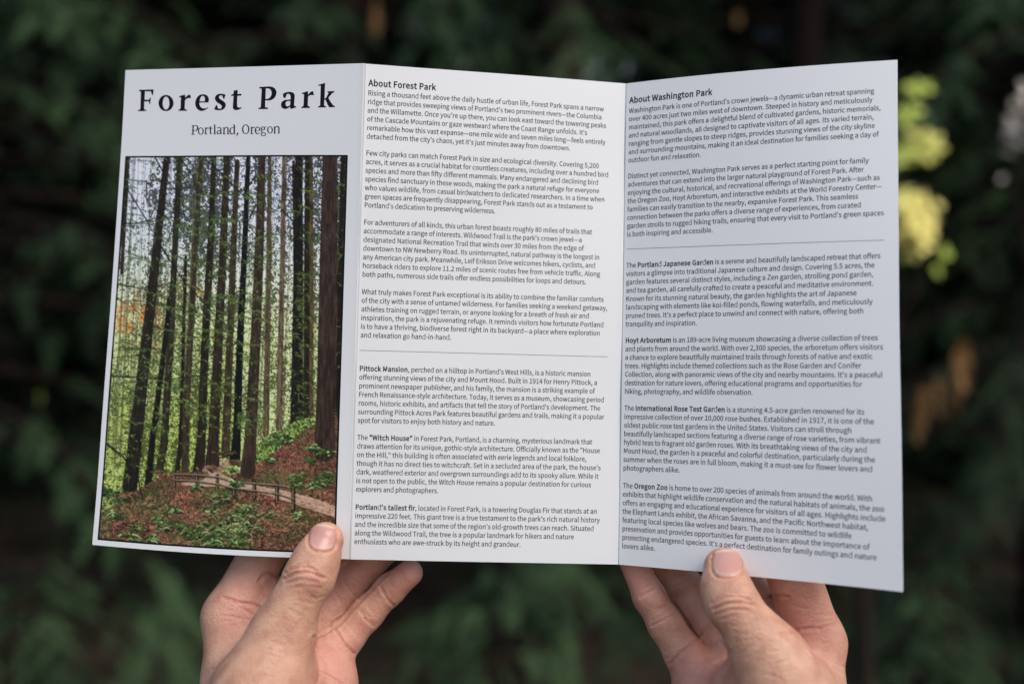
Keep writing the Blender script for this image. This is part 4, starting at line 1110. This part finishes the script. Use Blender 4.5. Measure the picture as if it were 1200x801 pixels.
def build_hand(spec):
    P3 = lambda j: vs_mm(*j[:3])
    allp = np.array([P3(j) for ch in spec['palm'] + spec['fingers'] for j in ch['j']])
    lo, hi = allp.min(0) - 30, allp.max(0) + 30
    fd = Field(lo, hi, spec.get('h', 0.8))
    palm = fd.empty()
    for ch in spec['palm']:
        for a, b in zip(ch['j'][:-1], ch['j'][1:]):
            fd.cone(palm, P3(a), P3(b), a[3], b[3], ch.get('k', 8.0), ch.get('zs', 1.0))
    tot = palm
    res = palm.copy()
    for ch in spec['fingers']:
        f = fd.empty()
        for a, b in zip(ch['j'][:-1], ch['j'][1:]):
            fd.cone(f, P3(a), P3(b), a[3], b[3], 3.0, ch.get('zs', 1.0))
        for (px, py, d, r) in ch.get('blob', []):
            c = vs_mm(px, py, d); fd.cone(f, c, c + [0, .1, 0], r, r, 6.0, ch.get('zs', 1.0))
        f = smin(f, palm, ch.get('root', 7.0))
        res = smin(res, f, .8)
    V, Fq = surface_nets(res, lo, fd.h)
    # relax the grid steps
    e = np.concatenate([Fq[:, [0, 1]], Fq[:, [1, 2]], Fq[:, [2, 3]], Fq[:, [3, 0]]])
    for it in range(spec.get('relax', 4)):
        acc = np.zeros_like(V); cnt = np.zeros(len(V))
        for j in range(3): acc[:, j] = np.bincount(e[:, 0], V[e[:, 1], j], len(V)) + np.bincount(e[:, 1], V[e[:, 0], j], len(V))
        cnt = np.bincount(e[:, 0], minlength=len(V)) + np.bincount(e[:, 1], minlength=len(V))
        lam = .55 if it % 2 == 0 else -.35
        V = V + lam * (acc / cnt[:, None] - V)
    W = to_world(V)
    me = bpy.data.meshes.new("hand")
    tmp = mesh_obj("hand_tmp", W, Fq, skin_m)
    nrm = np.zeros(len(W) * 3, dtype=np.float32)
    tmp.data.vertices.foreach_get("normal", nrm); nrm = nrm.reshape(-1, 3).astype(float)
    if (nrm * (W - W.mean(0))).sum() < 0:
        Fq = Fq[:, ::-1].copy(); nrm = -nrm
    bpy.data.objects.remove(tmp)
    q = np.stack([600 + FPX * V[:, 0] / V[:, 2], 400.5 - FPX * V[:, 1] / V[:, 2]], -1)
    front = np.clip((-nrm[:, 1] + .05) / .4, 0, 1)
    disp = np.zeros(len(V)); flush = np.zeros(len(V))
    fine = []
    fr = np.random.default_rng(spec['seed'])
    for (x0, y0, x1, y1, ang, n, za, zb) in spec['lines']:      # fine skin lines
        for i in range(n):
            t = fr.random(); cx, cy = x0 + (x1 - x0) * t + fr.normal() * 9, y0 + (y1 - y0) * t + fr.normal() * 9
            a = ang + fr.normal() * .35; L = fr.uniform(4, 13)
            fine.append(([(cx - math.cos(a) * L, cy - math.sin(a) * L), (cx + fr.normal() * 1.5, cy + fr.normal() * 1.5), (cx + math.cos(a) * L, cy + math.sin(a) * L)], fr.uniform(.07, .17), fr.uniform(.7, 1.1), (za, zb)))
    for cr in spec['creases'] + fine:
        pl, dep, wid = cr[0], cr[1], cr[2]
        zlim = cr[3] if len(cr) > 3 else (0, 1e4)
        P = np.asarray(pl, float)
        if len(P) > 2:      # round the polyline
            t = np.linspace(0, len(P) - 1, 24); P = np.stack([np.interp(t, np.arange(len(P)), P[:, 0]), np.interp(t, np.arange(len(P)), P[:, 1])], -1)
        m = wid * 7 + 1
        sel = np.nonzero((q[:, 0] > P[:, 0].min() - m) & (q[:, 0] < P[:, 0].max() + m) & (q[:, 1] > P[:, 1].min() - m) & (q[:, 1] < P[:, 1].max() + m)
                         & (V[:, 2] > zlim[0]) & (V[:, 2] < zlim[1]) & (front > 0))[0]
        if not len(sel): continue
        d = poly_dist(q[sel], P); ok = front[sel]
        g = np.exp(-(d / wid) ** 2) * ok
        disp[sel] += -1.9 * dep * g + dep * .35 * np.exp(-((d - 2.6 * wid) / (1.3 * wid)) ** 2) * ok
        if dep > .2: flush[sel] = np.maximum(flush[sel], .6 * g)
    for (px, py, d, r, s) in spec['flush']:
        c = vs_mm(px, py, d)
        flush = np.maximum(flush, s * np.exp(-(((V - c) ** 2).sum(1) / r ** 2)))
    W = W + nrm * (disp / 1000)[:, None]
    col = np.repeat(flush[:, None], 3, 1)
    org = W.mean(0)
    o = mesh_obj("hand", W - org, Fq, skin_m, None, smooth=True, colors=col, cname="flush")
    o.location = org
    tag(o, spec['label'], "hand")
    # thumbnail: a curved plate let into the thumb tip
    bvh = BVHTree.FromPolygons([tuple(w) for w in W], [tuple(int(i) for i in f) for f in Fq])
    camp = Vector((0, 0, CAM_Z))
    (cx, cy), (ax, ay), rot = spec['nail']
    n = 26; vs, cols = [], []
    for i in range(n + 1):
        for j in range(n + 1):
            s, t = -1 + 2 * i / n, -1 + 2 * j / n
            # square to rounded oblong
            xs, ys = s * math.sqrt(1 - .36 * t * t), t * math.sqrt(1 - .40 * s * s)
            rr = max(abs(s), abs(t))
            px = cx + (xs * ax) * math.cos(rot) - (ys * ay) * math.sin(rot)
            py = cy + (xs * ax) * math.sin(rot) + (ys * ay) * math.cos(rot)
            hit = None
            for pull in np.linspace(0, .5, 26):
                dv = (at(px + (cx - px) * pull, py + (cy - py) * pull, 1.0) - camp).normalized()
                hit, hn, _, dist = bvh.ray_cast(camp, dv)
                if hit is not None: break
            lift = (.62 * (1 - rr ** 5) - .28) / 1000
            if t < -.6: lift += .25e-3 * (-t - .6) / .4
            vs.append(tuple(hit - dv * lift - Vector(org)))
            cols.append([max(0, min(1, (-t - .74 - .10 * s * s) / .10)) + .75 * max(0, min(1, (t - .60 + .35 * s * s) / .25)) * .5] * 3)
    ii = np.arange((n + 1) ** 2).reshape(n + 1, n + 1)
    f = np.stack([ii[:-1, :-1], ii[:-1, 1:], ii[1:, 1:], ii[1:, :-1]], -1).reshape(-1, 4)
    mesh_obj("thumbnail", vs, f, nail_m, o, smooth=True, colors=np.array(cols), cname="flush")
    return o

def zl(*pts): return [(210 + x / 3.469, 570 + y / 3.469) for x, y in pts]
def zr(*pts): return [(700 + x / 3.75, 600 + y / 3.75) for x, y in pts]
def nail_ring(cx, cy, ax, ay, rot, a0=-30, a1=210):
    out = []
    for a in np.radians(np.linspace(a0, a1, 26)):
        c, s = math.cos(a), math.sin(a)
        x = ax * np.sign(c) * abs(c) ** .75 * 1.05; y = ay * np.sign(s) * abs(s) ** .75 * 1.05
        out.append((cx + x * math.cos(rot) - y * math.sin(rot), cy + x * math.sin(rot) + y * math.cos(rot)))
    return out

LN = ((378.0, 629.5), (16.5, 16.5), 0.10)
left = dict(seed=3, lines=[(255, 715, 310, 740, .25, 22, 430, 470), (250, 770, 300, 800, .1, 10, 425, 460), (335, 735, 360, 690, .15, 16, 395, 425), (300, 790, 330, 750, .2, 14, 390, 425), (385, 745, 405, 790, .5, 14, 425, 460), (400, 715, 440, 670, .9, 12, 440, 470), (420, 735, 470, 680, .8, 14, 435, 465)],
    label="bare left hand under the cover panel, thumb resting on the printed forest photo",
    palm=[dict(j=[(272, 722, 452, 12.5), (282, 800, 442, 15), (300, 890, 424, 17)]),
          dict(j=[(330, 715, 456, 11.2), (322, 800, 442, 14), (318, 890, 425, 17)]),
          dict(j=[(358, 738, 456, 11), (350, 810, 442, 14), (335, 890, 425, 17)]),
          dict(j=[(384, 762, 450, 11), (378, 805, 442, 13.5), (352, 890, 425, 16)]),
          dict(j=[(330, 745, 422, 12.5), (305, 815, 416, 17), (305, 880, 414, 18)], k=15.0),
          dict(j=[(296, 890, 422, 20), (300, 980, 410, 19), (250, 1280, 345, 27)]),
          dict(j=[(336, 890, 424, 19), (338, 980, 412, 18), (300, 1280, 347, 27)])],
    fingers=[dict(j=[(330, 745, 422, 12.3), (346, 706, 422, 10.2), (363, 675, 423, 10.6), (371, 655, 425.2, 9.6), (381, 633, 428.2, 8.0)], zs=1.12, root=9.0),
             dict(j=[(272, 722, 452, 12.5), (312, 640, 461, 10.3), (345, 600, 460, 9), (368, 582, 453, 8)], root=6.0),
             dict(j=[(334, 712, 457, 11.0), (393, 640, 467, 9.2), (408, 600, 464, 8.6), (412, 578, 456, 8)], root=5.0),
             dict(j=[(356, 741, 458, 10.4), (384, 713, 463, 9.2), (417, 675, 467, 8.9), (452, 636, 466, 8.0), (468, 616, 460, 7.2)], root=3.5),
             dict(j=[(382, 768, 450, 10.4), (405, 746, 453, 8.2), (430, 718, 456, 7.4), (457, 690, 456, 6.8), (480, 671, 452, 6.0)], root=3.5)],
    creases=[(zl((432, 352), (470, 330), (520, 326), (556, 342)), .55, 1.3), (zl((428, 376), (470, 352), (530, 348), (590, 372)), .6, 1.4),
             (zl((446, 336), (480, 318), (520, 310)), .35, 1.1), (zl((432, 392), (490, 376), (560, 388)), .35, 1.2), (zl((470, 410), (530, 402), (580, 414)), .22, 1.1),
             (zl((440, 362), (500, 338), (560, 352)), .3, .9),
             (zl((400, 365), (372, 352), (340, 362), (322, 390)), .7, 1.5, (435, 500)), (zl((180, 450), (240, 470), (300, 478), (352, 502)), .6, 1.4, (425, 470)),
             (zl((215, 455), (235, 480), (300, 520), (340, 540)), .3, 1.2, (425, 470)), (zl((330, 400), (355, 450), (380, 480)), .5, 1.3, (425, 470)), (zl((170, 520), (260, 535), (320, 548)), .22, 1.2, (425, 470)),
             (zl((572, 530), (600, 558), (632, 572)), .6, 1.3), (zl((636, 585), (672, 640), (712, 678)), .6, 1.3), (zl((548, 612), (590, 596), (630, 574)), .5, 1.3),
             (zl((700, 400), (716, 425), (722, 448)), .35, 1.2, (440, 500)), (zl((660, 372), (690, 420), (730, 455)), .35, 1.2, (440, 500)),
             (zl((818, 405), (840, 450), (872, 482)), .45, 1.2), (zl((735, 500), (758, 540), (792, 565)), .45, 1.2), (zl((745, 492), (775, 540), (800, 556)), .3, 1.0),
             (zl((548, 612), (562, 690), (575, 760), (560, 800)), .6, 1.8), (zl((572, 748), (620, 775), (665, 802)), .6, 1.3),
             (zl((878, 312), (800, 395), (715, 482), (632, 572)), 1.1, 1.6), (nail_ring(*LN[0], *LN[1], LN[2]), .5, 1.2)],
    flush=[(381, 620, 424, 12, .35), (364, 675, 415, 12, .2), (480, 668, 446, 14, .75), (316, 680, 448, 16, .5), (405, 690, 452, 24, .5), (390, 780, 440, 28, .65), (300, 700, 440, 22, .6), (430, 718, 450, 12, .35)],
    nail=LN)
RN = ((853.0, 659.5), (18.8, 17.5), 0.0)
right = dict(seed=4, lines=[(930, 700, 965, 740, -.1, 20, 405, 440), (940, 760, 975, 790, .8, 16, 400, 440), (860, 730, 895, 765, -.1, 16, 370, 405), (880, 770, 930, 800, -.2, 14, 370, 405), (800, 770, 840, 795, -.6, 16, 425, 460), (760, 700, 800, 760, -.4, 14, 430, 460), (800, 690, 830, 730, -.5, 10, 440, 470)],
    label="bare right hand under the right text panel, thumb resting on the paper's bottom edge",
    palm=[dict(j=[(953, 752, 429, 12.8), (942, 815, 421, 15.2), (915, 890, 405, 17)]),
          dict(j=[(910, 742, 436, 11.5), (906, 815, 424, 14), (898, 890, 406, 17)]),
          dict(j=[(862, 772, 443, 11), (868, 825, 430, 14), (880, 890, 408, 17)]),
          dict(j=[(822, 800, 440, 12.2), (832, 835, 431, 14.5), (864, 900, 410, 16)]),
          dict(j=[(901, 768, 398, 12.4), (922, 820, 396, 16.5), (920, 880, 396, 18)], k=15.0),
          dict(j=[(876, 808, 412, 13.0), (890, 850, 408, 16)], k=10.0),
          dict(j=[(915, 890, 404, 20), (912, 980, 394, 19), (965, 1280, 335, 27)]),
          dict(j=[(876, 890, 407, 19), (874, 980, 397, 18), (915, 1280, 337, 27)])],
    fingers=[dict(j=[(901, 768, 398, 12.2), (880, 738, 399, 10.5), (859, 708, 402, 10.5), (851, 688, 407, 9.9), (848.5, 665, 414.4, 8.5)], zs=1.12, root=9.0),
             dict(j=[(953, 752, 429, 12.8), (930, 672, 422, 10.8), (912, 630, 424, 9.2), (892, 606, 426, 8.2)], root=6.0),
             dict(j=[(910, 742, 436, 11.5), (874, 676, 447, 9.2), (852, 640, 447, 8.6), (840, 615, 442, 8)], root=5.0),
             dict(j=[(864, 775, 446, 10.4), (836, 738, 453, 9.2), (806, 694, 460, 8.9), (782, 656, 462, 8.2), (768, 630, 460, 7.4)], root=3.5),
             dict(j=[(824, 806, 440, 11.0), (802, 766, 443, 8.6), (780, 731, 446, 7.7), (761, 699, 448, 7.1), (743, 660, 449, 6.3)], root=3.5)],
    creases=[(zr((505, 400), (560, 372), (620, 368), (672, 388)), .5, 1.4), (zr((510, 425), (570, 400), (640, 398), (690, 408)), .55, 1.4), (zr((520, 448), (590, 426), (660, 425)), .35, 1.2),
             (zr((520, 380), (580, 352), (650, 358)), .3, 1.1), (zr((540, 470), (610, 452)), .22, 1.1),
             (zr((190, 372), (215, 355), (250, 340)), .35, 1.2), (zr((240, 495), (275, 480), (318, 455)), .45, 1.3), (zr((236, 478), (270, 462), (305, 444)), .3, 1.0),
             (zr((320, 665), (360, 620), (438, 560)), .6, 1.4), (zr((330, 330), (360, 318), (395, 300)), .3, 1.2, (430, 500)), (zr((440, 548), (455, 525), (500, 500)), .55, 1.3),
             (zr((705, 412), (740, 378), (790, 366), (840, 372)), .5, 1.4, (410, 470)), (zr((800, 540), (850, 522), (905, 512), (945, 508)), .6, 1.5), (zr((830, 560), (900, 590), (940, 640)), .3, 1.4),
             (zr((850, 590), (930, 600)), .2, 1.2), (zr((510, 668), (560, 645), (580, 610), (545, 575)), .5, 1.8),
             (zr((236, 245), (290, 345), (372, 448), (440, 556)), 1.0, 1.3), (nail_ring(*RN[0], *RN[1], RN[2]), .5, 1.2)],
    flush=[(848, 655, 403, 12, .3), (857, 708, 392, 12, .15), (744, 672, 444, 16, .75), (910, 705, 418, 16, .6), (800, 760, 438, 20, .4), (830, 785, 428, 26, .6), (780, 731, 440, 12, .35), (940, 725, 416, 24, .65)],
    nail=RN)
build_hand(left); build_hand(right)
